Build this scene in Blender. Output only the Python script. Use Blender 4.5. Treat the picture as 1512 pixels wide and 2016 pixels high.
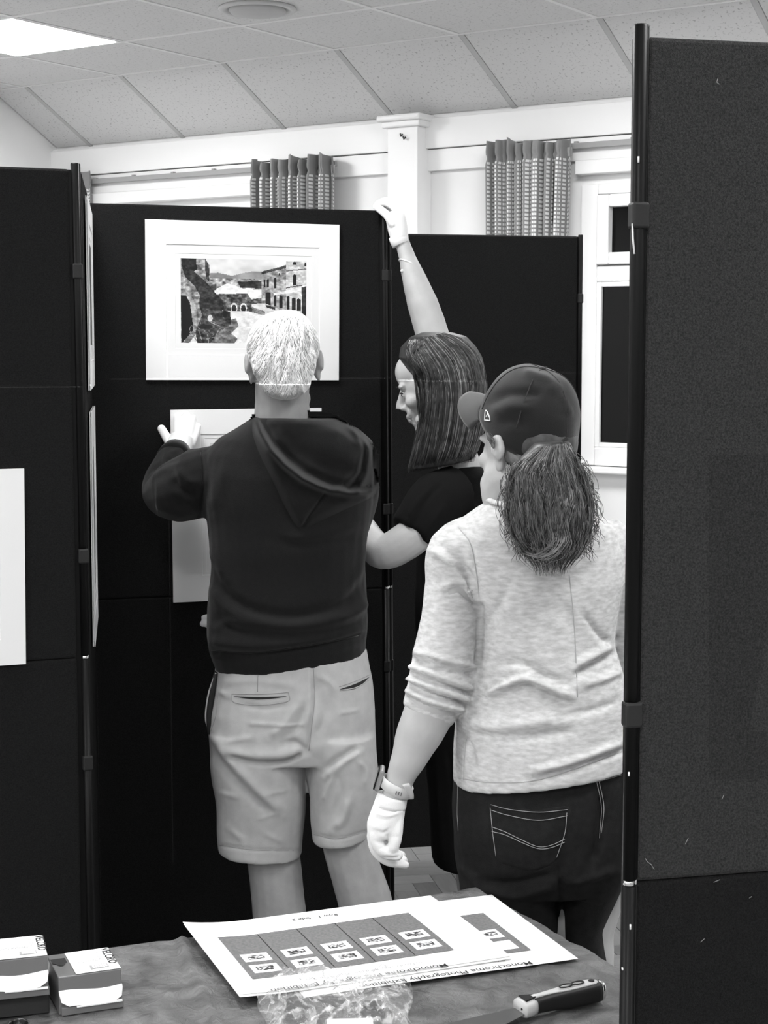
import bpy, bmesh, math, random
import numpy as np
from mathutils import Vector, Matrix
from mathutils.bvhtree import BVHTree
random.seed(7); RNG = np.random.default_rng(7)
S = bpy.context.scene; COL = S.collection
for _o in list(bpy.data.objects): bpy.data.objects.remove(_o)

# ---------------------------------------------------------------- camera (image taken as 1512 x 2016)
F = 3264.6; PITCH = .0992; ROLL = .0018; CAMZ = 1.645
CAM = np.array([0, 0, CAMZ])
_cp, _sp = math.cos(PITCH), math.sin(PITCH); _c, _s = math.cos(ROLL), math.sin(ROLL)
_r0, _u0 = np.array([1., 0, 0]), np.array([0, _sp, _cp])
FW = np.array([0, _cp, -_sp]); RT = _c*_r0+_s*_u0; UP = -_s*_r0+_c*_u0
cam = bpy.data.cameras.new('camera'); camo = bpy.data.objects.new('camera', cam); COL.objects.link(camo)
camo.matrix_world = Matrix(((RT[0], UP[0], -FW[0], 0), (RT[1], UP[1], -FW[1], 0), (RT[2], UP[2], -FW[2], CAMZ), (0, 0, 0, 1)))
cam.sensor_fit = 'HORIZONTAL'; cam.sensor_width = 36; cam.lens = F/1512*36; cam.clip_start = .05
S.camera = camo
# ---------------------------------------------------------------- world, exposure
wd = bpy.data.worlds.new('night_outside'); S.world = wd; wd.use_nodes = True
wd.node_tree.nodes['Background'].inputs[0].default_value = (.004, .004, .004, 1)
wd.node_tree.nodes['Background'].inputs[1].default_value = 1.0
S.view_settings.view_transform = 'Standard'; S.view_settings.look = 'None'
S.view_settings.gamma = 1; S.view_settings.use_curve_mapping = False
S.view_settings.exposure = 0.85
LAMP = 22.0           # radiance of the ceiling light panels
# light panels sit in the ceiling grid: (tile column, metres from the fold) of each cell
LAMP_CELLS = [(1, -1.2), (5, -1.2), (9, -1.2), (1, -3.6), (5, -3.6), (9, -3.6), (13, -3.6), (1, -6.0), (5, -6.0), (9, -6.0), (13, -6.0), (1, -8.4), (5, -8.4), (9, -8.4), (13, -8.4)]  # the unseen panel above the far board is added to brighten the window wall

# ---------------------------------------------------------------- pixel -> place
def ray(x, y):
    d = FW+RT*(x-756)/F-UP*(y-1008)/F; return d/d[1]
def P(x, y, d): return CAM+ray(x, y)*d
def onz(x, y, z):
    d = ray(x, y); return CAM+d*((z-CAMZ)/d[2])
def onpl(x, y, p0, n):
    d = ray(x, y); return CAM+d*(np.dot(np.asarray(p0)-CAM, n)/np.dot(d, n))
def projv(V):
    q = np.asarray(V)-CAM; d = q@FW
    return np.stack([756+F*(q@RT)/d, 1008-F*(q@UP)/d], -1)
YAW = -.5919
RO = np.array([-1.7076, 7.9581, 0]); RA = np.array([math.cos(YAW), math.sin(YAW), 0]); RB = np.array([-math.sin(YAW), math.cos(YAW), 0])
def rc(a, b, z): return RO+RA*a+RB*b+np.array([0, 0, z])       # room coordinates: a along the window wall, b towards it
ZC, ZW, BW, AL = 2.862, 2.616, .4575, -.235                     # flat ceiling, wall top, wall plane, left wall
AR, BN = 11.0, -9.6

# ---------------------------------------------------------------- materials
MATS = {}
def mat(name, g, rough=.8, spec=.3, bump=None, var=None, sheen=0, metal=0, emit=0, alpha=1, trans=0, ior=1.45, coat=0):
    """g grey value; var=(scale, low, high, detail) multiplies it by noise; bump=(scale, strength, detail)"""
    if name in MATS: return MATS[name]
    m = bpy.data.materials.new(name); m.use_nodes = True; nt = m.node_tree; b = nt.nodes['Principled BSDF']
    b.inputs['Base Color'].default_value = (g, g, g, 1); b.inputs['Roughness'].default_value = rough
    b.inputs['Specular IOR Level'].default_value = spec; b.inputs['Metallic'].default_value = metal
    b.inputs['Sheen Weight'].default_value = sheen; b.inputs['Alpha'].default_value = alpha
    b.inputs['Transmission Weight'].default_value = trans; b.inputs['IOR'].default_value = ior
    b.inputs['Coat Weight'].default_value = coat
    if emit:
        b.inputs['Emission Color'].default_value = (1, 1, 1, 1); b.inputs['Emission Strength'].default_value = emit
    tc = nt.nodes.new('ShaderNodeTexCoord')
    if var:
        n = nt.nodes.new('ShaderNodeTexNoise'); n.inputs['Scale'].default_value = var[0]; n.inputs['Detail'].default_value = var[3] if len(var) > 3 else 4
        nt.links.new(tc.outputs['Object'], n.inputs['Vector'])
        mr = nt.nodes.new('ShaderNodeMapRange'); mr.inputs[1].default_value = .3; mr.inputs[2].default_value = .7
        mr.inputs[3].default_value = g*var[1]; mr.inputs[4].default_value = g*var[2]
        nt.links.new(n.outputs[0], mr.inputs[0])
        nt.links.new(mr.outputs[0], b.inputs['Base Color'])
    if bump:
        n2 = nt.nodes.new('ShaderNodeTexNoise'); n2.inputs['Scale'].default_value = bump[0]; n2.inputs['Detail'].default_value = bump[2] if len(bump) > 2 else 3
        nt.links.new(tc.outputs['Object'], n2.inputs['Vector'])
        bp = nt.nodes.new('ShaderNodeBump'); bp.inputs['Strength'].default_value = bump[1]; bp.inputs['Distance'].default_value = .004
        nt.links.new(n2.outputs[0], bp.inputs['Height']); nt.links.new(bp.outputs[0], b.inputs['Normal'])
    MATS[name] = m; return m
def attr_mat(name, rough=.6, spec=.3, scale=1.0):
    if name in MATS: return MATS[name]
    m = bpy.data.materials.new(name); m.use_nodes = True; nt = m.node_tree; b = nt.nodes['Principled BSDF']
    a = nt.nodes.new('ShaderNodeAttribute'); a.attribute_name = 'ink'
    nt.links.new(a.outputs['Color'], b.inputs['Base Color'])
    b.inputs['Roughness'].default_value = rough; b.inputs['Specular IOR Level'].default_value = spec
    MATS[name] = m; return m

# ---------------------------------------------------------------- objects
WORLDLOC = {}
def finish(o, origin, parent=None, label=None, cat=None, group=None, kind=None):
    COL.objects.link(o)
    pw = np.zeros(3)
    if parent is not None: o.parent = parent; pw = WORLDLOC[parent.name]
    o.location = Vector(np.asarray(origin)-pw); WORLDLOC[o.name] = np.asarray(origin, float)
    if label: o['label'] = label
    if cat: o['category'] = cat
    if group: o['group'] = group
    if kind: o['kind'] = kind
    return o
def empty(name, loc, label=None, cat=None, group=None, kind=None, parent=None):
    o = bpy.data.objects.new(name, None); o.empty_display_size = .1
    return finish(o, loc, parent, label, cat, group, kind)
def mk(name, V, Fc, m, parent=None, smooth=False, **kw):
    V = np.asarray(V, float); lo, hi = V.min(0), V.max(0); org = np.array([(lo[0]+hi[0])/2, (lo[1]+hi[1])/2, lo[2]])
    me = bpy.data.meshes.new(name); me.from_pydata([tuple(v) for v in V-org], [], [tuple(int(i) for i in f) for f in Fc])
    me.materials.append(m)
    if smooth: me.polygons.foreach_set('use_smooth', [True]*len(me.polygons))
    me.update()
    return finish(bpy.data.objects.new(name, me), org, parent, **kw)
def from_mesh(name, me, m, parent=None, smooth=True, **kw):
    n = len(me.vertices); V = np.empty(n*3); me.vertices.foreach_get('co', V); V = V.reshape(-1, 3)
    lo, hi = V.min(0), V.max(0); org = np.array([(lo[0]+hi[0])/2, (lo[1]+hi[1])/2, lo[2]])
    me.vertices.foreach_set('co', (V-org).ravel()); me.materials.clear(); me.materials.append(m)
    me.polygons.foreach_set('use_smooth', [smooth]*len(me.polygons)); me.update(); me.name = name
    return finish(bpy.data.objects.new(name, me), org, parent, **kw)
def bm_out(name, bm, m, parent=None, smooth=False, **kw):
    bmesh.ops.recalc_face_normals(bm, faces=bm.faces)
    me = bpy.data.meshes.new(name); bm.to_mesh(me); bm.free()
    return from_mesh(name, me, m, parent, smooth, **kw)
def boxv(c, X, Y, Z, sx, sy, sz):
    c = np.asarray(c, float); out = []
    for k in (-.5, .5):
        for i, j in ((-.5, -.5), (.5, -.5), (.5, .5), (-.5, .5)): out.append(c+np.asarray(X)*i*sx+np.asarray(Y)*j*sy+np.asarray(Z)*k*sz)
    return np.array(out)
BF = [(3, 2, 1, 0), (4, 5, 6, 7), (0, 1, 5, 4), (1, 2, 6, 5), (2, 3, 7, 6), (3, 0, 4, 7)]
EX, EY, EZ = np.eye(3)
def box(name, c, size, m, X=EX, Y=EY, Z=EZ, bevel=0, seg=2, parent=None, smooth=False, **kw):
    V = boxv(c, X, Y, Z, *size)
    if not bevel: return mk(name, V, BF, m, parent, **kw)
    bm = bmesh.new(); vs = [bm.verts.new(v) for v in V]
    for f in BF: bm.faces.new([vs[i] for i in f])
    bmesh.ops.bevel(bm, geom=list(bm.edges), offset=bevel, segments=seg, affect='EDGES', profile=.5)
    return bm_out(name, bm, m, parent, smooth, **kw)
def hexa(name, eight, m, parent=None, bevel=0, **kw):
    bm = bmesh.new(); vs = [bm.verts.new(v) for v in eight]
    for f in BF: bm.faces.new([vs[i] for i in f])
    if bevel: bmesh.ops.bevel(bm, geom=list(bm.edges), offset=bevel, segments=2, affect='EDGES', profile=.5)
    return bm_out(name, bm, m, parent, False, **kw)
def nrm(v): v = np.asarray(v, float); return v/max(np.linalg.norm(v), 1e-12)
def tubev(pts, rad, n=12, flat=None, hint=(0, 0, 1), base=0):
    """closed tube through pts with radius (or (ru,rv)) per point; returns verts, faces"""
    pts = [np.asarray(p, float) for p in pts]; V = []; Fc = []; u = None
    for i, p in enumerate(pts):
        t = nrm(pts[min(i+1, len(pts)-1)]-pts[max(i-1, 0)])
        if u is None:
            h = np.asarray(hint, float); h = h if abs(h@t) < .95 else np.array([1., 0, 0]); u = nrm(h-t*(h@t))
        else: u = nrm(u-t*(u@t))
        v = np.cross(t, u); r = rad[i] if hasattr(rad, '__len__') else rad
        ru, rv = (r if hasattr(r, '__len__') else (r, r))
        for k in range(n):
            a = 2*math.pi*k/n; V.append(p+u*ru*math.cos(a)+v*rv*math.sin(a))
    m = len(pts)
    for i in range(m-1):
        for k in range(n):
            a, b = i*n+k, i*n+(k+1) % n; Fc.append((base+a, base+b, base+b+n, base+a+n))
    Fc.append(tuple(base+k for k in reversed(range(n)))); Fc.append(tuple(base+(m-1)*n+k for k in range(n)))
    return V, Fc
def tube(name, pts, rad, m, n=12, parent=None, **kw):
    V, Fc = tubev(pts, rad, n); return mk(name, V, Fc, m, parent, True, **kw)
def catmull(pts, k=6):
    p = [np.asarray(q, float) for q in pts]; p = [2*p[0]-p[1]]+p+[2*p[-1]-p[-2]]; out = []
    for i in range(1, len(p)-2):
        for j in range(k):
            t = j/k; a, b, c, d = p[i-1:i+3]
            out.append(.5*((2*b)+(-a+c)*t+(2*a-5*b+4*c-d)*t*t+(-a+3*b-3*c+d)*t**3))
    out.append(p[-2]); return out
# ================================================================ THE ROOM
M_wall = mat('white_painted_wall', .86, .55, .35, bump=(35, .06), var=(1.3, .97, 1.02))
M_trim = mat('white_gloss_paint', .88, .35, .45, bump=(60, .03))
M_bar = mat('ceiling_grid_bar', .80, .5)
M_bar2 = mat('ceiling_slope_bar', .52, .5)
M_frame = mat('white_upvc', .9, .3, .5)
M_black = mat('black_powder_coat', .004, .40, .18)
M_chrome = mat('bright_steel', .75, .18, .5, metal=1)
def tile_mat():
    m = mat('fissured_ceiling_tile', .70, .9, .15); nt = m.node_tree; b = nt.nodes['Principled BSDF']; tc = nt.nodes['Texture Coordinate']
    n = nt.nodes.new('ShaderNodeTexNoise'); n.inputs['Scale'].default_value = 95; n.inputs['Detail'].default_value = 2; n.inputs['Distortion'].default_value = .6
    nt.links.new(tc.outputs['Object'], n.inputs['Vector'])
    r = nt.nodes.new('ShaderNodeValToRGB'); r.color_ramp.elements[0].position = .29; r.color_ramp.elements[0].color = (.44, .44, .44, 1)
    r.color_ramp.elements[1].position = .40; r.color_ramp.elements[1].color = (.70, .70, .70, 1)
    nt.links.new(n.outputs[0], r.inputs[0]); nt.links.new(r.outputs[0], b.inputs['Base Color'])
    bp = nt.nodes.new('ShaderNodeBump'); bp.inputs['Strength'].default_value = .35; bp.inputs['Distance'].default_value = .003
    nt.links.new(r.outputs[0], bp.inputs['Height']); nt.links.new(bp.outputs[0], b.inputs['Normal']); return m
M_tile = tile_mat()
def rbox(name, a0, a1, b0, b1, z0, z1, m, parent=None, bevel=0, **kw):
    return box(name, rc((a0+a1)/2, (b0+b1)/2, (z0+z1)/2), (a1-a0, b1-b0, z1-z0), m, RA, RB, EZ, bevel, 2, parent, **kw)

# floor: slab plus the parquet blocks that can be told apart
def wood_mat():
    m = mat('parquet_wood', .3, .38, .4); nt = m.node_tree; b = nt.nodes['Principled BSDF']
    oi = nt.nodes.new('ShaderNodeObjectInfo'); tc = nt.nodes['Texture Coordinate']; mp = nt.nodes.new('ShaderNodeMapping')
    mp.inputs['Scale'].default_value = (60, 6, 6); nt.links.new(tc.outputs['Object'], mp.inputs[0])
    n = nt.nodes.new('ShaderNodeTexNoise'); n.inputs['Scale'].default_value = 1.5; n.inputs['Detail'].default_value = 5; nt.links.new(mp.outputs[0], n.inputs['Vector'])
    a = nt.nodes.new('ShaderNodeMath'); a.operation = 'MULTIPLY_ADD'; a.inputs[1].default_value = .09; a.inputs[2].default_value = .04
    nt.links.new(oi.outputs['Random'], a.inputs[0])
    c2 = nt.nodes.new('ShaderNodeMath'); c2.operation = 'MULTIPLY_ADD'; c2.inputs[1].default_value = .08; nt.links.new(n.outputs[0], c2.inputs[0]); nt.links.new(a.outputs[0], c2.inputs[2])
    nt.links.new(c2.outputs[0], b.inputs['Base Color']); return m
M_wood = wood_mat(); M_floor = mat('parquet_field', .27, .4, .4, var=(9, .75, 1.2, 6))
floor = rbox('floor', AL-.1, AR+.1, BN-.1, BW+.1, -.06, -.006, M_floor, kind='structure', label='worn parquet block floor of the hall', cat='floor')
_me = None
def herring(cx0, cx1, cy0, cy1, cap=300):
    global _me
    w_, l_ = .07, .21; out = []
    d1 = nrm(RA+RB); d2 = nrm(RB-RA)
    for i in range(-120, 120):
        for j in range(-40, 40):
            # period: (w,w) shift along diagonal, (2l) across
            ox, oy = i*w_+j*2*l_, i*w_
            for k in (0, 1):
                if k == 0: c_ = (ox+l_/2, oy+w_/2); ang = 0
                else: c_ = (ox+l_+w_/2, oy+w_-l_/2+0.0); ang = 1
                p = np.array([.5, 4.7, 0])+d1*c_[0]+d2*c_[1]
                if cx0 < p[0] < cx1 and cy0 < p[1] < cy1: out.append((p, ang, d1, d2))
    return out
_blocks = herring(-.2, 1.15, 3.9, 5.5)
for p, ang, d1, d2 in _blocks[:300]:
    long_, short_ = (d1, d2) if ang == 0 else (d2, d1)
    if _me is None:
        o = box('parquet_block', (0, 0, 0), (.0688, .2088, .008), M_wood, bevel=.0008, seg=1); _me = o.data
        bpy.data.objects.remove(o); 
    o = bpy.data.objects.new('parquet_block', _me)
    finish(o, (p[0], p[1], -.008), floor); o.rotation_euler.z = math.atan2(long_[1], long_[0])-math.pi/2

wall_back = rbox('wall_back', AL-.12, AR, BW, BW+.12, 0, 3.0, M_wall, kind='structure', label='white painted window wall behind the display boards', cat='wall')
wall_left = rbox('wall_left', AL-.12, AL, BN, BW+.1, 0, 3.0, M_wall, kind='structure', label='white end wall at the far left corner', cat='wall')
wall_right = rbox('wall_right', AR, AR+.12, BN, BW+.1, 0, 3.0, M_wall, kind='structure', label='white end wall of the hall out of view on the right', cat='wall')
wall_front = rbox('wall_front', AL-.12, AR+.12, BN-.12, BN, 0, 3.0, M_wall, kind='structure', label='white long wall of the hall behind the camera', cat='wall')

# ceiling: slab with lay-in tiles on a grid, flat part and the sloped margin along the window wall
ceiling = rbox('ceiling', AL-.1, AR+.1, BN-.1, .02, ZC+.02, ZC+.08, M_bar, kind='structure', label='suspended ceiling of fissured square tiles with a sloped margin', cat='ceiling')
sl = np.array([0, 0, ZW-ZC])+RB*BW; SLN = np.linalg.norm(sl); sld = sl/SLN; sln = np.cross(RA, sld); sln = sln if sln[2] > 0 else -sln
c0 = rc((AL+AR)/2, 0, ZC)+sl/2+sln*.04
mk('sloped_board', boxv(c0, RA, sld, sln, AR-AL, SLN+.04, .03), BF, M_bar, ceiling)
lamps = set(LAMP_CELLS)
tme = {}
def tile_at(name, c, X, Y, Z, sx, sy):
    key = (round(sx, 3), round(sy, 3))
    if key not in tme:
        o = box(name, (0, 0, 0), (sx, sy, .012), M_tile, bevel=.003, seg=1); tme[key] = o.data; bpy.data.objects.remove(o)
    o = bpy.data.objects.new(name, tme[key]); finish(o, c, ceiling)
    o.rotation_euler = Matrix((X, Y, Z)).transposed().to_euler()
NT0, NT1 = 0, 9
for n in range(-1, NT1):
    for rI in range(0, 6):
        b0 = -.6*(rI+1); a0, a1 = n*.6, (n+1)*.6
        if n == -1: a0 = AL
        if any(abs(b0-b) < .01 and n == m for m, b in lamps): continue
        tile_at('ceiling_tile', rc((a0+a1)/2, b0+.3, ZC-.001), RA, RB, EZ, a1-a0-.016, .584)
    a0, a1 = (AL if n == -1 else n*.6), (n+1)*.6
    q = rc((a0+a1)/2, 0, ZC)+sl/2+sln*.012
    tile_at('ceiling_tile', q, RA, sld, sln, a1-a0-.024, SLN-.03)
for n in range(0, NT1):       # grid bars, proud of the tiles
    p0, p1 = rc(n*.6, 0, ZC-.004), rc(n*.6, 0, ZC-.004)+sl
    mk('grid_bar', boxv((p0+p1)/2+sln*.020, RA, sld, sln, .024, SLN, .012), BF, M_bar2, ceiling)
    rbox('grid_bar', n*.6-.010, n*.6+.010, -3.6, 0, ZC-.004, ZC+.01, M_bar, ceiling)
for rI in range(0, 7):
    rbox('grid_bar', AL, NT1*.6, -.6*rI-.010, -.6*rI+.010, ZC-.0045, ZC+.01, M_bar, ceiling)
rbox('ceiling_field', NT1*.6, AR, BN, 0, ZC-.002, ZC+.02, M_tile, ceiling)
rbox('ceiling_field', AL, NT1*.6, BN, -3.61, ZC-.002, ZC+.02, M_tile, ceiling)
rbox('edge_angle', AL, AR, BW-.03, BW, ZW-.012, ZW+.006, M_bar, ceiling)
# light panels
M_lamp = mat('lit_diffuser', .9, .5, emit=LAMP); M_lampf = mat('lamp_frame_white', .85, .4)
for i, (n, b) in enumerate(LAMP_CELLS):
    vis = (n, b) == (1, -1.2)
    t = empty('ceiling_light', rc(n*.6+.3, b+.3, ZC-.012), 'square lit ceiling panel at the far left above the boards' if vis else 'square lit ceiling panel over the hall, out of the picture',
              'ceiling light', 'square ceiling light panels')
    rbox('light_frame', n*.6+.005, n*.6+.595, b+.005, b+.595, ZC-.006, ZC+.012, M_lampf, t)
    V = [rc(n*.6+x, b+y, ZC-.008) for x, y in ((.022, .022), (.578, .022), (.578, .578), (.022, .578))]
    V += [v+np.array([0, 0, .004]) for v in V]
    mk('diffuser', np.array(V), BF, M_lamp, t)
# round ceiling vent
vc = rc(2.055, -.82, ZC)
vt = empty('ceiling_vent', vc-np.array([0, 0, .03]), 'round white ceiling vent set in a tile near the top edge', 'vent')
def lathe(name, prof, c, m, n=40, parent=None, axis=EZ, **kw):
    axis = nrm(axis); h = EX if abs(axis[0]) < .9 else EY; u = nrm(h-axis*(h@axis)); v = np.cross(axis, u); V = []; Fc = []
    for r_, z_ in prof:
        for k in range(n): a = 2*math.pi*k/n; V.append(np.asarray(c)+u*r_*math.cos(a)+v*r_*math.sin(a)+axis*z_)
    for i in range(len(prof)-1):
        for k in range(n): a, b = i*n+k, i*n+(k+1) % n; Fc.append((a, b, b+n, a+n))
    Fc.append(tuple(reversed(range(n)))); Fc.append(tuple((len(prof)-1)*n+k for k in range(n)))
    return mk(name, V, Fc, m, parent, kw.pop('smooth', True), **kw)
M_vent = mat('vent_plastic', .6, .5)
lathe('vent_ring', [(.112, 0), (.140, -.001), (.142, -.008), (.132, -.014), (.116, -.012), (.112, -.004)], vc, M_vent, parent=vt)
lathe('vent_cone', [(.10, -.001), (.104, -.012), (.095, -.022), (.05, -.027), (.002, -.028)], vc, mat('vent_dish', .5, .5), parent=vt)

# trims on the window wall (heights read off the wall plane)
def trim(n, a0, a1, z0, z1, d, lab):
    return rbox('trim_%d' % n, a0, a1, BW-d, BW+.01, z0, z1, M_trim, bevel=.003, kind='structure', label=lab, cat='trim')
trim(1, AL, AR, 2.487, ZW-.004, .045, 'deep white board running under the sloped ceiling')
trim(2, AL, AR, 2.394, 2.484, .028, 'second white board below the top board of the window wall')
tp = empty('trim_3', rc(1.92, BW, 0), 'square white post standing against the wall between two curtains', 'post', kind='structure')
rbox('post_shaft', 1.838, 1.992, BW-.11, BW, 0, 2.60, M_trim, tp, .004)
rbox('post_cap', 1.805, 2.025, BW-.15, BW, 2.600, 2.626, M_trim, tp, .008)
rbox('post_neck', 1.818, 2.012, BW-.13, BW, 2.575, 2.602, M_trim, tp, .006)
for k, (a, z) in enumerate(((1.905, 2.548), (1.92, 2.535))): tube('picture_hook', [rc(a, BW-.112, z), rc(a+.012, BW-.125, z-.012), rc(a+.02, BW-.122, z-.004)], .0035, mat('dark_metal', .05, .4), 6, tp)

def window(n, a0, a1, lab, open_wall=True):
    w = empty('window_%d' % n, rc((a0+a1)/2, BW, 1.16), lab, 'window', kind='structure')
    z0, z1 = 1.165, 2.298; M = M_frame
    y0, y1 = BW-.012, BW+.06
    fr = .075
    # outer frame, transom, mullion
    for nm, r_ in (('frame_side', (a0, a0+fr, z0, z1)), ('frame_side', (a1-fr, a1, z0, z1)), ('frame_head', (a0+fr, a1-fr, z1-.041, z1)), ('frame_foot', (a0+fr, a1-fr, z0, z0+fr)),
                   ('transom', (a0+fr, a1-fr, 1.908, 1.972))):
        rbox(nm, r_[0], r_[1], y0-.012, y1, r_[2], r_[3], M, w, .006)
    mid = (a0+a1)/2; rbox('mullion', mid-.035, mid+.035, y0-.010, y1, z0+fr, z1-.041, M, w, .006)
    for (s0, s1) in ((a0+fr, mid-.035), (mid+.035, a1-fr)):
        # opening vent above: sash with its own bars
        zz0, zz1 = 1.976, z1-.044
        sash = empty('vent_sash', rc((s0+s1)/2, BW, zz0), parent=w)
        for r_ in ((s0+.004, s0+.058, zz0, zz1), (s1-.058, s1-.004, zz0, zz1), (s0+.058, s1-.058, zz1-.05, zz1), (s0+.058, s1-.058, zz0, zz0+.048)):
            rbox('sash_bar', r_[0], r_[1], y0-.03, y0+.02, r_[2], r_[3], M, sash, .007)
        rbox('pane', s0+.05, s1-.05, BW-.004, BW+.008, zz0+.04, zz1-.04, M_pane, sash)
        # fixed light below with its glazing bead
        gl = rbox('pane', s0-.006, s1+.006, BW-.004, BW+.008, z0+fr-.01, 1.912, M_pane, w)
        for r_ in ((s0, s0+.02, z0+fr, 1.908), (s1-.02, s1, z0+fr, 1.908), (s0+.02, s1-.02, 1.888, 1.908), (s0+.02, s1-.02, z0+fr, z0+fr+.02)):
            rbox('glazing_bead', r_[0], r_[1], y0-.008, y0+.012, r_[2], r_[3], M, w, .004)
    rbox('window_sill', a0-.04, a1+.04, BW-.055, BW, 1.135, 1.162, M_trim, w, .006)
    rbox('head_board', a0-.01, a1+.01, BW-.060, BW, 2.337, 2.391, M_trim, w, .004)
    return w
M_pane = mat('dark_night_glass', .002, .03, .22)
window(1, .02, 1.24, 'white framed window behind the boards, only its head showing between the left curtains')
window(2, 2.722, 3.94, 'white framed window with dark panes beside the right-hand board')

# curtain rails and curtains
M_rail = mat('grey_rail', .35, .4)
for a0, a1, lab in ((-.06, 1.55, 'grey curtain rail over the left window'), (2.33, 4.3, 'grey curtain rail over the right window')):
    cr = empty('curtain_rail', rc((a0+a1)/2, BW-.07, 2.45), lab, 'curtain rail')
    rbox('rail', a0+.02, a1-.02, BW-.062, BW-.046, 2.438, 2.462, M_rail, cr, .003)
    for k in range(int((a1-a0)/.25)):
        rbox('bracket', a0+.12+.25*k, a0+.135+.25*k, BW-.048, BW-.03, 2.445, 2.47, M_rail, cr)
def curtain_mat():
    m = mat('checked_curtain_cloth', .3, .85, .2); nt = m.node_tree; b = nt.nodes['Principled BSDF']
    uv = nt.nodes.new('ShaderNodeUVMap'); sx = nt.nodes.new('ShaderNodeSeparateXYZ'); nt.links.new(uv.outputs[0], sx.inputs[0])
    def fr(sock):
        f = nt.nodes.new('ShaderNodeMath'); f.operation = 'FRACT'; nt.links.new(sock, f.inputs[0])
        g = nt.nodes.new('ShaderNodeMath'); g.operation = 'GREATER_THAN'; g.inputs[1].default_value = .42; nt.links.new(f.outputs[0], g.inputs[0]); return g.outputs[0]
    ml = nt.nodes.new('ShaderNodeMath'); ml.operation = 'MULTIPLY'; nt.links.new(fr(sx.outputs[0]), ml.inputs[0]); nt.links.new(fr(sx.outputs[1]), ml.inputs[1])
    hd = nt.nodes.new('ShaderNodeMath'); hd.operation = 'GREATER_THAN'; hd.inputs[1].default_value = 0; nt.links.new(sx.outputs[1], hd.inputs[0])
    m3 = nt.nodes.new('ShaderNodeMath'); m3.operation = 'MULTIPLY'; nt.links.new(ml.outputs[0], m3.inputs[0]); nt.links.new(hd.outputs[0], m3.inputs[1]); ml = m3
    r = nt.nodes.new('ShaderNodeMapRange'); r.inputs[3].default_value = .26; r.inputs[4].default_value = .74; nt.links.new(ml.outputs[0], r.inputs[0])
    nt.links.new(r.outputs[0], b.inputs['Base Color']); return m
M_curt = curtain_mat()
def curtain(a0, a1, ztop, pleats, lab, seed, flare=0):
    rg = np.random.default_rng(seed); nu, nv = pleats*12+1, 60; zb = .95; V = []; UV = []
    ph = np.cumsum(rg.uniform(.75, 1.25, pleats+1)); ph = (ph-ph[0])/(ph[-1]-ph[0])*pleats
    amp = rg.uniform(.6, 1.25, pleats+1); jt = rg.uniform(-.016, .020, pleats+1)
    for j in range(nv):
        t = j/(nv-1); z = ztop-(ztop-zb)*t**1.5
        hdr = max(0, 1-(ztop-z)/.055)
        for i in range(nu):
            s = i/(nu-1); q = s*pleats; k = int(min(q, pleats-1e-6)); fr = q-k
            a_ = a0+(a1-a0)*s+(.012*math.sin(3*s+t*2)*t)+flare*t*(s-.3)
            am = (amp[k]*(1-fr)+amp[k+1]*fr)
            wv = math.sin(2*math.pi*(np.interp(q, range(pleats+1), ph)))
            dep = (.042*am*wv+.012*math.sin(4*math.pi*q+1.3*k)*(1-.5*t))*(1-.25*hdr)
            pinch = -.016*math.exp(-((ztop-z-.065)/.014)**2)*wv
            V.append(rc(a_+.008*am*math.cos(2*math.pi*q)*(1-t*.4), BW-.120-dep-pinch, z+(jt[k]*(1-fr)+jt[k+1]*fr)*max(0, 1-(ztop-z)/.03)))
            UV.append((s*pleats*6.5, (ztop-.072-z)/.0165))
    Fc = [(j*nu+i, j*nu+i+1, (j+1)*nu+i+1, (j+1)*nu+i) for j in range(nv-1) for i in range(nu-1)]
    t = empty('curtain', rc((a0+a1)/2, BW-.110, zb), lab, 'curtain', 'checked curtains at the windows')
    o = mk('drape', V, Fc, M_curt, t, True)
    uvl = o.data.uv_layers.new(name='UVMap')
    for lp in o.data.loops: uvl.data[lp.index].uv = UV[lp.vertex_index]
    so = o.modifiers.new('thickness', 'SOLIDIFY'); so.thickness = .002
    rbox('heading_tape', a0+.01, a1-.01, BW-.090, BW-.080, ztop-.07, ztop-.035, mat('tape_cloth', .4, .8), t)
curtain(-.30+.07, .085, 2.49, 5, 'checked grey curtain at the far left, mostly hidden behind the left boards', 3)
curtain(1.13, 1.55, 2.478, 8, 'checked grey curtain left of the white post, above the middle board', 5)
curtain(2.345, 2.72, 2.478, 8, 'checked grey curtain right of the white post, above the far board', 8, -.03)
# ================================================================ DISPLAY BOARDS
def board_mat(name, lo, hi):
    m = mat(name, .017, .95, .12, sheen=.0, bump=(900, .55, 2)); nt = m.node_tree; b = nt.nodes['Principled BSDF']; tc = nt.nodes['Texture Coordinate']
    n = nt.nodes.new('ShaderNodeTexNoise'); n.inputs['Scale'].default_value = 420; n.inputs['Detail'].default_value = 3; nt.links.new(tc.outputs['Object'], n.inputs['Vector'])
    r = nt.nodes.new('ShaderNodeMapRange'); r.inputs[1].default_value = .3; r.inputs[2].default_value = .7; r.inputs[3].default_value = lo; r.inputs[4].default_value = hi
    nt.links.new(n.outputs[0], r.inputs[0]); nt.links.new(r.outputs[0], b.inputs['Base Color']); return m
M_board = board_mat('black_loop_fabric', .006, .017); M_board2 = board_mat('charcoal_loop_fabric', .021, .050); M_board3 = board_mat('darker_loop_fabric', .0175, .042)
ZT, ZS = 1.999, 1.0105
def at_z(x, D, z):
    y = projv(np.array([0, D, z]))[1]; p = P(x, y, D); return np.array([p[0], D, z])
def colx(xt, xb, D, z):      # a point of a (slightly leaning) upright: pixel column xt at the top, xb at the floor
    a, b = at_z(xt, D, ZT), at_z(xb, D, 0.0); return b+(a-b)*(z/ZT)
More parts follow.
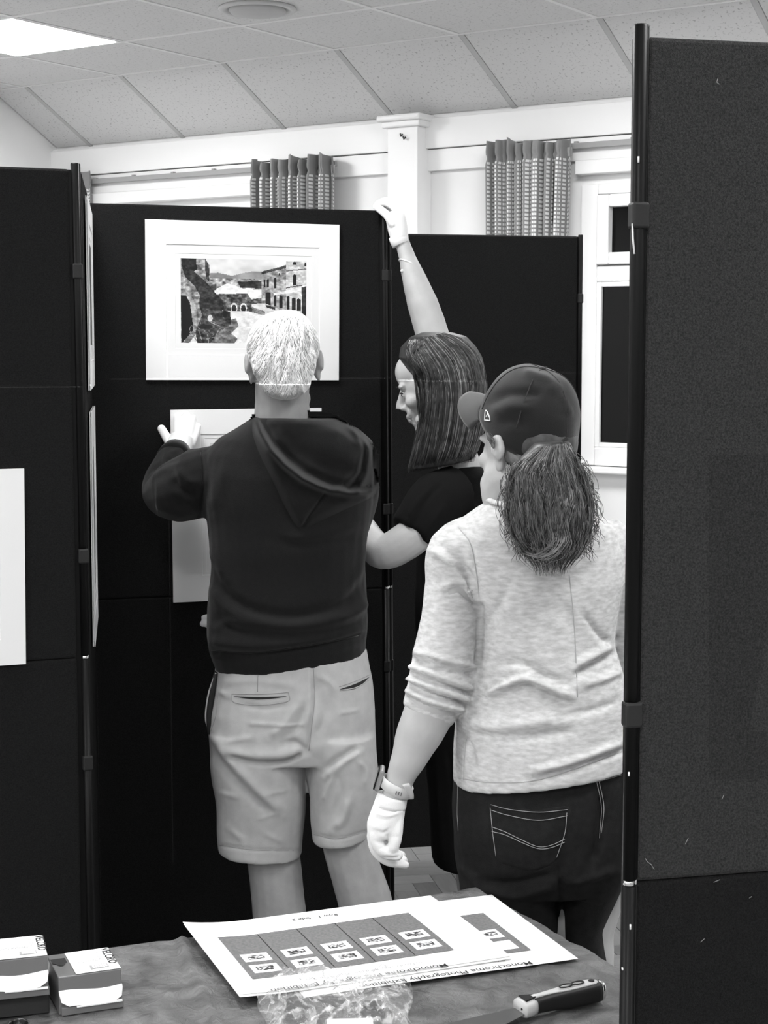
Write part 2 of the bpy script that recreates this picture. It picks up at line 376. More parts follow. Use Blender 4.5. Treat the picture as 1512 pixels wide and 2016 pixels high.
def board(lab, L, R, poles, clips=(), th=.020, edge=.012, ptop=.008, cw=.012, upper=None):
    """L, R = (x at top, x at floor, depth) of the panel's two sides; poles = list of (xt, xb, D, radius)"""
    cL, cR = colx(*L, 0), colx(*R, 0); base = (cL+cR)/2
    t = empty('display_board', base, lab, 'display board', 'black folding display boards')
    ax = nrm(colx(*R, 1)-colx(*L, 1)); nb = nrm(np.cross(ax, EZ)); nb = nb if nb@(CAM-base) > 0 else -nb
    for z0, z1 in ((ZS, ZT-.003), (.035, ZS)):
        e = []
        for z in (z0, z1):
            l, r_ = colx(*L, z), colx(*R, z); e += [l, r_, r_-nb*th, l-nb*th]
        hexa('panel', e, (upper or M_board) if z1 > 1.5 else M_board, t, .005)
    for s_, q in ((-1, L), (1, R)):      # black edge profile closing the gap to the pole
        V = []
        for z in (.03, ZT-.004):
            p = colx(*q, z)-nb*th*.55; V += [p-ax*s_*.004-nb*th*.3, p+ax*s_*edge-nb*th*.3, p+ax*s_*edge+nb*th*.3, p-ax*s_*.004+nb*th*.3]
        mk('edge_profile', V, BF, M_black, t)
    for xt, xb, D, rad in poles:
        pz = lambda z: colx(xt, xb, D, z)
        pu = tube('pole', [pz(ZS+.004), pz(ZT+ptop), pz(ZT+ptop+.002)], [rad, rad, rad*.8], M_black, 16, t)
        pl = tube('pole', [pz(0.0), pz(ZS-.004)], rad, M_black, 16, t)
        tube('pole_joint', [pz(ZS-.006), pz(ZS+.006)], rad*.82, M_chrome, 14, pl)
        for zc in clips:
            p = pz(zc); box('clip', p+nb*(.001), (rad*2+cw, rad*2+cw*.66, .030), mat('black_plastic_clip', .02, .45), ax, nb, EZ, .003, 2, t)
    return t, (lambda s, z, off=0: colx(*L, z)*(1-s)+colx(*R, z)*s+nb*off), ax, nb
LEFT = (136, 168, 3.346); POLE1 = (147, 187, 3.358)
_lx = at_z(136, 3.346, 1.0); _l0 = np.array([_lx[0]-.70, 3.065])
def px_of(X, D, z): return projv(np.array([X, D, z]))[0]
bL = board('black display board at the left edge of the picture', (px_of(_l0[0]-.012, 3.065, ZT), px_of(_l0[0]+.012, 3.065, 0), 3.065), LEFT, [POLE1+(.0085,)], (1.795, 1.22, .79), cw=.004)
bG = board('black display board seen almost edge-on, between the left and middle boards', (160, 192, 3.385), (176.5, 199, 4.10), [(154.5, 190, 3.372, .004)])
bM = board('black display board in the middle that the prints are being hung on', (175, 197, 4.13), (748, 758, 4.34), [(755.5, 765, 4.352, .0075), (765, 773, 4.37, .006)], (1.83, 1.22, .8), ptop=-.01, cw=.002)
bF = board('black display board standing farthest back, behind the two women', (674, 690, 5.185), (1138, 1128, 5.3246), [(1143, 1133, 5.327, .0075)], (1.80, 1.2), cw=.003, ptop=.0)
_rx = at_z(1276, 1.9235, 1.0)
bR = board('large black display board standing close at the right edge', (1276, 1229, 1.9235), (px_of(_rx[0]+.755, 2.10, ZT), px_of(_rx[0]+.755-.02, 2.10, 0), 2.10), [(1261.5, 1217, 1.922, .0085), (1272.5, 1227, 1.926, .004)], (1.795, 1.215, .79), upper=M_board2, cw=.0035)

# small marks: pale rub marks on the near pole and lint on the near board
M_scuff = mat('bare_metal_scuff', .8, .5)
def board_pt(b, x, y, off):
    _, at, ax, nb = b; p0 = at(0, 1.2); 
    return onpl(x, y, p0+nb*off, nb)
for pts in (((1245, 440), (1246, 470), (1249, 500)), ((1257, 320), (1257, 308)), ((1238, 1528), (1238, 1520)), ((1241, 1830), (1241, 1820)), ((1225, 1905), (1226, 1910))):
    tube('scuff', [P(x, y, 1.9125) for x, y in pts], .0011, M_scuff, 6, bR[0])
M_lint = mat('pale_lint', .28, .9)
for pts in (((1270, 1690), (1275, 1697), (1282, 1702), (1288, 1712)), ((1355, 1650), (1349, 1662)), ((1425, 1565), (1421, 1574)), ((1417, 1732), (1405, 1737)), ((1413, 155), (1411, 162), (1416, 166)), ((1387, 1848), (1379, 1855)), ((1480, 1765), (1475, 1768))):
    tube('lint', [board_pt(bR, x, y, .0012) for x, y in pts], .0004, M_lint, 5, bR[0])

# slightly darker rectangle on the near board's upper panel
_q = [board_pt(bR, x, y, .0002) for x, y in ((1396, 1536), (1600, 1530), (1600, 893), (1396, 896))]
mk('dark_rectangle', _q+[q+bR[3]*.0003 for q in _q], BF, M_board3, bR[0])
# ================================================================ MOUNTED PRINTS
M_mount = mat('white_mount_card', .82, .7, .2, bump=(500, .05))
M_mount2 = mat('cream_inner_mount', .78, .7, .2); M_core = mat('mount_core', .97, .8)
def ring_mesh(name, o4, i4, nb, th, m, parent, bevel_in=.0):
    """flat frame between outer quad o4 and inner quad i4, thickness th towards the viewer (nb), inner edge bevelled"""
    V = []; Fc = []
    i_top = []
    cen = sum(np.asarray(q) for q in i4)/4
    for q in o4: V.append(np.asarray(q))
    for q in i4: V.append(np.asarray(q)+nrm(cen-np.asarray(q))*bevel_in)
    for q in o4: V.append(np.asarray(q)+nb*th)
    for q in i4: V.append(np.asarray(q)+nb*th)
    for k in range(4):
        j = (k+1) % 4
        Fc += [(k, j, 4+j, 4+k), (8+k, 12+k, 12+j, 8+j), (k, 8+k, 8+j, j), (4+k, 4+j, 12+j, 12+k)]
    return mk(name, V, Fc, m, parent)
def grid_print(name, q4, img, m, parent, flip=False):
    """flat print: quad q4 (bl, br, tr, tl) filled with one face per cell of img (rows top to bottom, linear greys)"""
    h, w = img.shape; bl, br, tr, tl = [np.asarray(q, float) for q in q4]
    s = np.linspace(0, 1, w+1)[None, :, None]; t = np.linspace(0, 1, h+1)[:, None, None]
    V = (tl*(1-s)+tr*s)*(1-t)+(bl*(1-s)+br*s)*t
    V = V.reshape(-1, 3); idx = np.arange((w+1)*(h+1)).reshape(h+1, w+1)
    Fc = np.stack([idx[1:, :-1], idx[1:, 1:], idx[:-1, 1:], idx[:-1, :-1]], -1).reshape(-1, 4)
    o = mk(name, V, Fc, m, parent)
    a = o.data.attributes.new('ink', 'FLOAT_COLOR', 'FACE'); c = np.repeat(img.reshape(-1, 1), 4, 1); c[:, 3] = 1
    a.data.foreach_set('color', c.astype(np.float32).ravel()); return o
M_print = attr_mat('printed_photograph', .45, .3)
def vnoise(h, w, sc, seed, oct=4):
    rg = np.random.default_rng(seed); out = np.zeros((h, w)); amp = 1; tot = 0
    for o in range(oct):
        n = int(sc*2**o)+2; g = rg.random((n+2, n+2)); y = np.linspace(0, n, h); x = np.linspace(0, n, w)
        yi, xi = y.astype(int), x.astype(int); fy, fx = (y-yi)[:, None], (x-xi)[None, :]
        fy, fx = fy*fy*(3-2*fy), fx*fx*(3-2*fx)
        out += amp*((g[yi][:, xi]*(1-fx)+g[yi][:, xi+1]*fx)*(1-fy)+(g[yi+1][:, xi]*(1-fx)+g[yi+1][:, xi+1]*fx)*fy); tot += amp; amp *= .6
    return out/tot
def inpoly(X, Y, poly):
    r = np.zeros(X.shape, bool); n = len(poly)
    for i in range(n):
        (x0, y0), (x1, y1) = poly[i], poly[(i+1) % n]
        c = ((y0 > Y) != (y1 > Y)) & (X < (x1-x0)*(Y-y0)/((y1-y0) or 1e-9)+x0); r ^= c
    return r
def lin(v): v = np.clip(v, 0, 1); return np.where(v <= .04045, v/12.92, ((v+.055)/1.055)**2.4)
def courtyard():
    h, w = 150, 220; X, Y = np.meshgrid(253+735*(np.arange(w)+.5)/w, 262+503*(np.arange(h)+.5)/h)
    N1, N2, N3 = vnoise(h, w, 8, 1), vnoise(h, w, 30, 2, 3), vnoise(h, w, 16, 3)
    I = .82+.35*(vnoise(h, w, 4, 9)-.5)
    def fill(poly, v, noise=None, amp=0):
        k = inpoly(X, Y, poly); I[k] = (v+(amp*((noise if noise is not None else N2)-.5)))[k] if amp else v
    def el(cx, cy, rx, ry, v, amp=0):
        k = ((X-cx)/rx)**2+((Y-cy)/ry)**2 < 1; I[k] = v+(amp*(N2-.5))[k]
    fill([(415, 352), (470, 347), (550, 364), (620, 345), (680, 334), (725, 337), (725, 390), (415, 390)], .52, N1, .3)
    fill([(415, 380), (725, 378), (725, 450), (415, 450)], .58, N2, 1.1)
    fill([(580, 398), (725, 390), (725, 436), (600, 432)], .16, N2, .4)
    fill([(425, 462), (500, 420), (525, 408), (560, 418), (620, 440), (725, 443), (725, 492), (470, 478)], .9, N2, .25)
    fill([(425, 425), (460, 412), (460, 450), (425, 455)], .3, N2, .5)
    fill([(465, 472), (640, 466), (660, 500), (725, 490), (725, 580), (500, 580)], .32, N2, .9)
    fill([(253, 560), (500, 572), (670, 574), (800, 600), (988, 596), (988, 765), (253, 765)], .86, N2, .3)
    fill([(500, 640), (572, 612), (588, 660), (545, 700), (582, 735), (560, 765), (400, 765), (400, 690)], .42, N2, .6)
    fill([(253, 262), (398, 262), (410, 300), (425, 305), (425, 430), (400, 640), (253, 765)], .52, N2, .9)
    fill([(262, 262), (345, 262), (350, 330), (300, 370), (265, 320)], .1, N2, .3)
    fill([(395, 262), (418, 300), (420, 400), (400, 380)], .15, N2, .6)
    fill([(260, 300), (330, 340), (400, 400), (450, 460), (495, 505), (505, 560), (440, 610), (380, 600), (362, 540), (366, 480), (335, 425), (280, 370)], .15, N2, .45)
    fill([(253, 450), (290, 455), (325, 500), (345, 560), (345, 660), (320, 660), (310, 530), (290, 485), (253, 480)], .62, N2, .6)
    fill([(256, 482), (288, 484), (310, 525), (325, 640), (325, 690), (262, 765)], .03)
    fill([(322, 690), (350, 700), (300, 765), (265, 765)], .45, N2, .6)
    for cx in (562, 616):
        el(cx, 552, 20, 30, .85, .2); el(cx, 556, 14, 24, .12, .2); 
    fill([(528, 572), (650, 570), (650, 600), (528, 600)], .85, N2, .2)
    fill([(720, 336), (780, 325), (865, 292), (865, 566), (720, 530)], .6, N2, .8)
    fill([(720, 336), (865, 296), (865, 312), (720, 352)], .2, N2, .5)
    fill([(865, 272), (988, 272), (988, 605), (865, 566)], .76, N2, .5)
    for x0, x1, y0, y1 in ((733, 745, 382, 427), (752, 765, 376, 427), (794, 806, 368, 432), (820, 828, 340, 356), (903, 924, 347, 412), (904, 926, 272, 292), (972, 984, 276, 300), (744, 774, 455, 532), (795, 809, 470, 541), (823, 843, 473, 552), (868, 886, 476, 557), (897, 921, 486, 561), (927, 950, 490, 563)):
        fill([(x0, y1), (x0, y0+6), ((x0+x1)/2, y0), (x1, y0+6), (x1, y1)], .08, N2, .2)
    fill([(790, 462), (868, 446), (985, 408), (985, 436), (870, 462), (795, 474)], .88, N2, .3)
    fill([(866, 325), (985, 312), (985, 318), (866, 332)], .35); fill([(866, 425), (960, 408), (960, 414), (866, 432)], .3)
    fill([(955, 425), (988, 415), (988, 605), (960, 590)], .14, N2, .35)
    fill([(664, 526), (745, 524), (832, 560), (750, 598), (668, 576)], .82, N2, .3); fill([(668, 545), (740, 570), (742, 597), (668, 576)], .5, N2, .9)
    fill([(745, 530), (800, 545), (800, 560), (750, 548)], .2, N2, .4)
    fill([(395, 560), (540, 575), (545, 650), (480, 690), (420, 765), (350, 765), (340, 690)], .22, N2, .6)
    for cx, cy, rx, ry in ((320, 680, 13, 22), (338, 672, 9, 16), (362, 655, 13, 22), (425, 712, 20, 8), (482, 690, 10, 18), (440, 640, 12, 8), (405, 690, 16, 7)):
        d = ((X-cx)/rx)**2+((Y-cy)/ry)**2; k = (d < 1) & (d > .66); I[k] = .5+.4*(N2-.5)[k]
    for x0, y0, x1, y1 in ((310, 700, 345, 745), (345, 745, 330, 700), (360, 690, 376, 740), (410, 715, 416, 758), (470, 705, 500, 715), (455, 720, 470, 690), (430, 640, 480, 660), (405, 735, 450, 725)):
        L2 = (x1-x0)**2+(y1-y0)**2; t = np.clip(((X-x0)*(x1-x0)+(Y-y0)*(y1-y0))/L2, 0, 1); k = np.hypot(X-x0-t*(x1-x0), Y-y0-t*(y1-y0)) < 2.2; I[k] = .55+.5*(N2-.5)[k]
    el(510, 590, 12, 22, .05, .1); el(425, 615, 14, 20, .75, .4); el(400, 665, 40, 14, .12, .1)
    return lin(I)
def generic_print(h, w, seed, lo, hi):
    return lin(lo+(hi-lo)*np.clip((vnoise(h, w, 5, seed)-.5)*2.2+.5, 0, 1))
def picture(lab, corner, ex, ey, nb, W, H, win, prt, img, gap=.002, tilt=None):
    """corner = top-left of the mount; ex to the right, ey down; win/prt = inner rectangles (x0,y0,x1,y1) in metres"""
    t = empty('mounted_print', corner+ex*W/2+ey*H, lab, 'mounted print', 'white mounted prints on the boards')
    c0 = corner+nb*gap
    q = lambda x, y, o=0: c0+ex*x+ey*y+nb*o
    mk('backing_board', [q(0, H), q(W, H), q(W, 0), q(0, 0)]+[q(0, H, .002), q(W, H, .002), q(W, 0, .002), q(0, 0, .002)], BF, M_mount, t)
    R4 = lambda r_, o: [q(r_[0], r_[3], o), q(r_[2], r_[3], o), q(r_[2], r_[1], o), q(r_[0], r_[1], o)]
    p0, p1 = win, prt
    mid = (p1[0]-.014, p1[1]-.012, p1[2]+.014, p1[3]+.014)
    ring_mesh('inner_mount', R4((.01, .01, W-.01, H-.01), .002), R4(mid, .002), nb, .0012, M_mount2, t, .0012)
    ring_mesh('print_border', R4((p0[0]-.01, p0[1]-.01, p0[2]+.01, p0[3]+.01), .0018), R4(p1, .0018), nb, .0006, M_mount2, t)
    ring_mesh('outer_mount', R4((0, 0, W, H), .0032), R4(p0, .0032), nb, .0022, M_mount, t, .0022)
    g = grid_print('print', R4((p1[0]-.002, p1[1]-.002, p1[2]+.002, p1[3]+.002), .0022), img, M_print, t)
    return t
def on_board(b, x, y, off=0): return board_pt(b, x, y, off)
# the courtyard print at the top of the middle board
c_tl, c_tr, c_bl = on_board(bM, 285, 432, 0), on_board(bM, 667, 443, 0), on_board(bM, 289, 748, 0)
ex = nrm(c_tr-c_tl); ey = c_bl-c_tl; ey = nrm(ey-ex*(ey@ex)); nM = bM[3]; W = np.linalg.norm(c_tr-c_tl); H = np.linalg.norm(c_bl-c_tl)
def loc(b, c, ex, ey, x, y): p = on_board(b, x, y, .005)-c; return p@ex, p@ey
w0 = loc(bM, c_tl, ex, ey, 326, 480); w1 = loc(bM, c_tl, ex, ey, 629, 700); r0 = loc(bM, c_tl, ex, ey, 355.5, 508); r1 = loc(bM, c_tl, ex, ey, 603, 677)
picture('white mounted print of a sunlit courtyard, highest on the middle board', c_tl, ex, ey, nM, W, H, w0+w1, r0+r1, courtyard())
# the print being hung below it (upright format), slightly turned
d_tl, d_tr, d_bl = on_board(bM, 335, 807, .012), on_board(bM, 632, 803, .012), on_board(bM, 337.5, 1186, .012)
ex = nrm(d_tr-d_tl); ey = d_bl-d_tl; ey = nrm(ey-ex*(ey@ex)); W = np.linalg.norm(d_tr-d_tl); H = np.linalg.norm(d_bl-d_tl)
picture('white mounted print being held up against the middle board by the man', d_tl, ex, ey, nrm(np.cross(ey, ex)) if np.cross(ey, ex)@(CAM-d_tl) > 0 else -nrm(np.cross(ey, ex)), W, H, (.075, .062, W-.07, H-.066), (.1, .085, W-.095, H-.09), generic_print(60, 40, 4, .2, .8), gap=0)
# print on the left board (cut by the picture edge)
e_tr, e_br = on_board(bL, 46.5, 922, 0), on_board(bL, 50, 1306, 0); ex = bL[2]; ey = nrm(e_br-e_tr); H = np.linalg.norm(e_br-e_tr)
picture('white mounted print on the left board, cut off by the picture edge', e_tr-ex*.406, ex, ey, bL[3], .406, H, (.06, .058, .357, H-.052), (.09, .09, .33, H-.085), generic_print(60, 40, 5, .1, .7))
# two prints on the board seen edge-on
def g_pt(s, z): return bG[1](s, z)
gx = bG[2]; gn = bG[3]
def zpx(y, D): return P(170, y, D)[2]
picture('white mounted print high on the board seen edge-on', g_pt(.17, zpx(384, 3.5)), gx, -EZ, gn, .508, .406, (.05, .05, .458, .345), (.10, .085, .41, .31), generic_print(40, 60, 6, .02, .3), gap=.004)
picture('white mounted print low on the board seen edge-on', g_pt(.24, zpx(812, 3.56)), gx, -EZ, gn, .406, .508, (.05, .05, .356, .45), (.09, .09, .316, .41), generic_print(60, 40, 8, .25, .6), gap=.004)
# ================================================================ TABLE
TZ = .75
tC = onz(935, 1752, TZ); tBL = onz(358, 1853, TZ); te1 = nrm(tBL-tC); te2 = np.array([-te1[1], te1[0], 0]); te2 = te2 if te2[1] < 0 else -te2
TLEN, TDEP = 1.80, .62
tq = lambda a, b, z: tC+te1*a+te2*b+np.array([0, 0, z-TZ])
tb = empty('folding_table', tq(TLEN/2, TDEP/2, 0), 'trestle table in the foreground under a dark grey cloth', 'table')
box('table_top', tq(TLEN/2, TDEP/2, TZ-.02), (TLEN-.02, TDEP-.02, .026), mat('table_laminate', .3, .5), te1, te2, EZ, .006, 2, tb)
for a in (.25, TLEN-.25):
    for b in (.08, TDEP-.08): tube('leg', [tq(a, b, 0), tq(a, b, TZ-.03)], .014, M_black, 12, tb)
def cloth_mat():
    m = mat('dark_grey_crinkled_cloth', .115, .48, .4); nt = m.node_tree; b = nt.nodes['Principled BSDF']; tc = nt.nodes['Texture Coordinate']
    n = nt.nodes.new('ShaderNodeTexNoise'); n.inputs['Scale'].default_value = 16; n.inputs['Detail'].default_value = 6; n.inputs['Distortion'].default_value = .8; nt.links.new(tc.outputs['Object'], n.inputs['Vector'])
    r = nt.nodes.new('ShaderNodeMapRange'); r.inputs[1].default_value = .32; r.inputs[2].default_value = .7; r.inputs[3].default_value = .06; r.inputs[4].default_value = .17
    nt.links.new(n.outputs[0], r.inputs[0]); nt.links.new(r.outputs[0], b.inputs['Base Color'])
    n2 = nt.nodes.new('ShaderNodeTexNoise'); n2.inputs['Scale'].default_value = 45; n2.inputs['Detail'].default_value = 5; n2.inputs['Distortion'].default_value = 1.2; nt.links.new(tc.outputs['Object'], n2.inputs['Vector'])
    bp = nt.nodes.new('ShaderNodeBump'); bp.inputs['Strength'].default_value = .9; bp.inputs['Distance'].default_value = .006; nt.links.new(n2.outputs[0], bp.inputs['Height']); nt.links.new(bp.outputs[0], b.inputs['Normal'])
    return m
def seg_dist(Pt, line):
    line = np.asarray(line, float); best = np.full(len(Pt), 1e9)
    for a, b in zip(line[:-1], line[1:]):
        d = b-a; t = np.clip(((Pt-a)@d)/max(d@d, 1e-12), 0, 1); best = np.minimum(best, np.linalg.norm(Pt-(a+t[:, None]*d), axis=1))
    return best
def tablecloth():
    na, nb_, drop, nd = 200, 84, .24, 18
    aa = np.linspace(-.004, TLEN+.004, na); bb = np.linspace(-.004, TDEP+.004, nb_); V = []; Fc = []
    nz = vnoise(na, nb_, 14, 21, 4)
    T = np.array([[tq(a, b, TZ+.0015) for b in bb] for a in aa])
    T[..., 2] += (nz-.5)*.007
    flat = T.reshape(-1, 3)
    px = projv(flat)
    for line, w, h in (([(358, 1853), (372, 1900), (395, 1945), (425, 2016)], 9, .006), ([(345, 1860), (352, 1900), (372, 1940)], 7, -.004), ([(330, 1962), (380, 1950), (415, 1952)], 6, .005), ([(300, 2000), (330, 1965), (300, 1985)], 6, .004),
                       ([(935, 1990), (975, 1950), (1010, 1955), (990, 1985)], 9, .006), ([(880, 2010), (960, 2000), (1010, 1990)], 8, .004), ([(1100, 2000), (1150, 1960), (1200, 1950)], 8, .004), ([(1150, 1905), (1200, 1935)], 7, .005), ([(1060, 1900), (1130, 1915), (1200, 1925)], 6, .003), ([(900, 1780), (915, 1765), (925, 1758)], 6, .003), ([(130, 1995), (200, 1985), (250, 1978)], 6, .003)):
        d = seg_dist(px, line); flat[:, 2] += h*np.exp(-(d/w)**2)
    # the back edge bulges a little towards the left, as the cloth is not quite straight
    T = flat.reshape(na, nb_, 3)
    a_rel = (aa-.75)/(TLEN-.75); bul = np.clip((aa-.5)/.3, 0, 1)*.03
    T[:, 0, :] -= te2*bul[:, None]; T[:, 1, :] -= te2*bul[:, None]*.8; T[:, 2, :] -= te2*bul[:, None]*.6; T[:, 3, :] -= te2*bul[:, None]*.4; T[:, 4, :] -= te2*bul[:, None]*.2
    V = list(T.reshape(-1, 3)); idx = np.arange(na*nb_).reshape(na, nb_)
    Fc = [(idx[i, j], idx[i+1, j], idx[i+1, j+1], idx[i, j+1]) for i in range(na-1) for j in range(nb_-1)]
    per = [(i, 0) for i in range(na)]+[(na-1, j) for j in range(1, nb_)]+[(i, nb_-1) for i in range(na-2, -1, -1)]+[(0, j) for j in range(nb_-2, 0, -1)]
    cen = tq(TLEN/2, TDEP/2, TZ); ring = [idx[i, j] for i, j in per]; n = len(ring); prev = ring
    for k in range(1, nd+1):
        t = k/nd; cur = []
        for m_, (i, j) in enumerate(per):
            p = T[i, j]; o = np.zeros(3)
            if j == 0: o -= te2
            if j == nb_-1: o += te2
            if i == 0: o -= te1
            if i == na-1: o += te1
            o = nrm(o); wv = math.sin(m_*.21)+.6*math.sin(m_*.083+1)+.4*math.sin(m_*.47)
            q = p+o*(.006*min(1, k)+.014*t*(1+wv))-np.array([0, 0, drop*t*(1+.04*math.sin(m_*.06)) if k > 1 else .006])
            V.append(q); cur.append(len(V)-1)
        for m_ in range(n): Fc.append((prev[m_], cur[m_], cur[(m_+1) % n], prev[(m_+1) % n]))
        prev = cur
    return mk('tablecloth', V, Fc, cloth_mat(), None, True, label='dark grey crinkled cloth covering the foreground table', cat='tablecloth')
tablecloth()
TS = TZ+.004       # things on the cloth stand at this height

# ---------------------------------------------------------------- flat lettering
def text2d(body, size, bold=0):
    cu = bpy.data.curves.new('lettering', 'FONT'); cu.body = body; cu.size = size; cu.offset = bold; cu.resolution_u = 3; cu.align_x = 'LEFT'
    o = bpy.data.objects.new('lettering', cu); COL.objects.link(o); dg = bpy.context.evaluated_depsgraph_get()
    me = bpy.data.meshes.new_from_object(o.evaluated_get(dg)); V = np.array([v.co[:] for v in me.vertices]); Fc = [tuple(p.vertices) for p in me.polygons]
    bpy.data.objects.remove(o); bpy.data.curves.remove(cu); bpy.data.meshes.remove(me); return V, Fc
M_ink = mat('black_print_ink', .03, .6); M_inkg = mat('grey_print_ink', .25, .6)
def lettering(body, p0, p1, up, hgt, nv, m, parent, off=.0004, bold=0):
    """text from p0 to p1 (baseline), letters standing along up, cap height hgt, on a surface with normal nv"""
    V, Fc = text2d(body, 1.0, bold); L = V[:, 0].max(); d = p1-p0; u = nrm(up-nrm(d)*(up@nrm(d)))
    W_ = [p0+d*(v[0]/L)+u*(v[1]/.70*hgt)+nv*off for v in V]
    return mk('lettering', W_, Fc, m, parent)

# ---------------------------------------------------------------- exhibition plans
M_paper = mat('white_office_paper', .93, .7, .25); M_pgrey = mat('grey_printed_panel', .15, .7, var=(220, .8, 1.2)); M_pline = mat('dark_printed_line', .02, .7)
def sheet(lab, c00, ex, ey, W, H, z, curl, seed):
    n, m_ = 30, 22; V = []; hz = []
    for j in range(m_):
        for i in range(n):
            x, y = i/(n-1)*W, j/(m_-1)*H
            V.append(c00+ex*x+ey*y+np.array([0, 0, z-TZ+curl(x/W, y/H)]))
    top = V; V = V+[v-np.array([0, 0, .0005]) for v in V]; k = n*m_; Fc = []
    for j in range(m_-1):
        for i in range(n-1):
            a = j*n+i; Fc.append((a, a+n, a+n+1, a+1)); Fc.append((k+a, k+a+1, k+a+n+1, k+a+n))
    for i in range(n-1): Fc += [(i, i+1, k+i+1, k+i), ((m_-1)*n+i+1, (m_-1)*n+i, k+(m_-1)*n+i, k+(m_-1)*n+i+1)]
    for j in range(m_-1): Fc += [((j+1)*n, j*n, k+j*n, k+(j+1)*n), (j*n+n-1, (j+1)*n+n-1, k+(j+1)*n+n-1, k+j*n+n-1)]
    t = empty('paper_sheet', c00+ex*W/2+ey*H/2+np.array([0, 0, z-TZ]), lab, 'paper sheet', 'exhibition plans on the table')
    mk('page', V, Fc, M_paper, t, True)
    def pt(x, y, off=.0006): return c00+ex*x+ey*y+np.array([0, 0, z-TZ+curl(x/W, y/H)+off])
    return t, pt
def quad_patch(name, pt, x0, y0, x1, y1, m, parent, off, n=6):
    V = [pt(x0+(x1-x0)*i/n, y0+(y1-y0)*j/n, off) for j in range(n+1) for i in range(n+1)]
    Fc = [(j*(n+1)+i, (j+1)*(n+1)+i, (j+1)*(n+1)+i+1, j*(n+1)+i+1) for j in range(n) for i in range(n)]
    return mk(name, V, Fc, m, parent)
s1c = onz(360, 1838, TS); s1x = nrm(onz(845, 1773, TS)-s1c); s1y = np.array([s1x[1], -s1x[0], 0]); s1y = s1y if s1y[1] < 0 else -s1y
s2c = onz(968, 1765, TS); s2y = nrm(onz(1138, 1891, TS)-s2c); s2x = np.array([-s2y[1], s2y[0], 0]); s2x = s2x if s2x[0] > 0 else -s2x
s2c = s2c-s2x*.42
SW, SH = .412, .290
curl1 = lambda u, v: .010*max(0, .25-u)**2*16*(1-v*.6)+.003*math.sin(v*3)*u
curl2 = lambda u, v: .0008*math.sin(u*5)
sh2, pt2 = sheet('white plan sheet with one grey panel, at the right end of the stack', s2c, s2x, s2y, .42, .303, TS, curl2, 2)
for k in range(2):
    sheet(('lowest white sheet of the stack under the plan of five grey panels', 'white sheet lying directly under the plan of five grey panels')[k], s1c+s1y*(.002+.003*k)-s1x*.002*(k+1)+s1x*.004, s1x, s1y, SW, SH, TS+.0015+.0012*k, curl1, k)
sh1, pt1 = sheet('white plan sheet with five grey panels, on top of the stack', s1c, s1x, s1y, SW, SH, TS+.0045, curl1, 1)
def l1(x, y): p = onz(x, y, TS+.0045)-s1c; return p@s1x, p@s1y
def l2(x, y): p = onz(x, y, TS)-s2c; return p@s2x, p@s2y
def thumb_img(seed, h=14, w=22): return lin(np.clip(.45+(vnoise(h, w, 6, seed, 2)-.5)*2.6, .03, .95))
def plan(t, pt, l, x0y0, x1y1, ncol, thumbs):
    gx0, gy0, gx1, gy1 = x0y0+x1y1
    cw = (gx1-gx0)/ncol
    for c in range(ncol):
        quad_patch('panel_drawing', pt, gx0+c*cw+.0008, gy0, gx0+(c+1)*cw-.0008, gy1, M_pgrey, t, .0007)
        if c: quad_patch('panel_line', pt, gx0+c*cw-.0008, gy0, gx0+c*cw+.0008, gy1, M_pline, t, .0008)
        for r_, (fy, land, blank) in enumerate(thumbs[c]):
            w_, h_ = (.041, .031) if ncol > 1 else (.036, .036)
            cx, cy = gx0+(c+.5)*cw, gy0+(gy1-gy0)*fy
            pic = quad_patch('small_picture', pt, cx-w_/2, cy-h_/2, cx+w_/2, cy+h_/2, M_paper, t, .0010, 2)
            if not blank:
                a, b = .013, .008
                grid_print('small_print', [pt(cx-a, cy+b, .0013), pt(cx+a, cy+b, .0013), pt(cx+a, cy-b, .0013), pt(cx-a, cy-b, .0013)], thumb_img(c*7+r_+31), M_print, pic)
            else:
                for q in range(4): quad_patch('printed_line', pt, cx-.014, cy-.009+q*.005, cx+.012-.004*(q == 3), cy-.0075+q*.005, mat('faint_ink', .6, .7), t, .0013, 2)
T2 = [(.545, 1, 0), (.80, 1, 0)]
plan(sh1, pt1, l1, (.034, .069), (.345, .242), 5, [T2]*5)
plan(sh2, pt2, l2, (.307, .077), (.371, .250), 1, [[(.53, 1, 0), (.82, 1, 1)]])
def let1(body, xy0, xy1, h, m, t, pt, l, up, bold=0):
    a, b = l(*xy0), l(*xy1); lettering(body, pt(*a, 0), pt(*b, 0), up, h, EZ, m, t, .0012, bold)
let1('Row 1 - Side 2', (663, 1805), (574, 1816), .0095, M_ink, sh1, pt1, l1, s1y, .010)
def run(t, pt, l, x0, x1, y, body, h, m, up, bold=0):   # upside-down line of text at constant distance y from the back edge
    lettering(body, pt(x0, y, 0), pt(x1, y, 0), up, h, EZ, m, t, .0012, bold)
a = l1(878, 1904); run(sh1, pt1, l1, a[0], a[0]-.265, a[1], 'Monochrome Photography Exhibition', .0125, M_ink, s1y, .004)
a = l1(830, 1902); run(sh1, pt1, l1, a[0], a[0]-.16, a[1]-.002, 'by David Coffey, BA (Hons) Photography', .0065, M_inkg, s1y)
a = l2(1044, 1898); run(sh2, pt2, l2, a[0], a[0]-.265, a[1], 'Monochrome Photography Exhibition', .0125, M_ink, s2y, .004)
a = l2(993, 1896); run(sh2, pt2, l2, a[0], a[0]-.012, a[1], 'by', .0060, M_inkg, s2y)

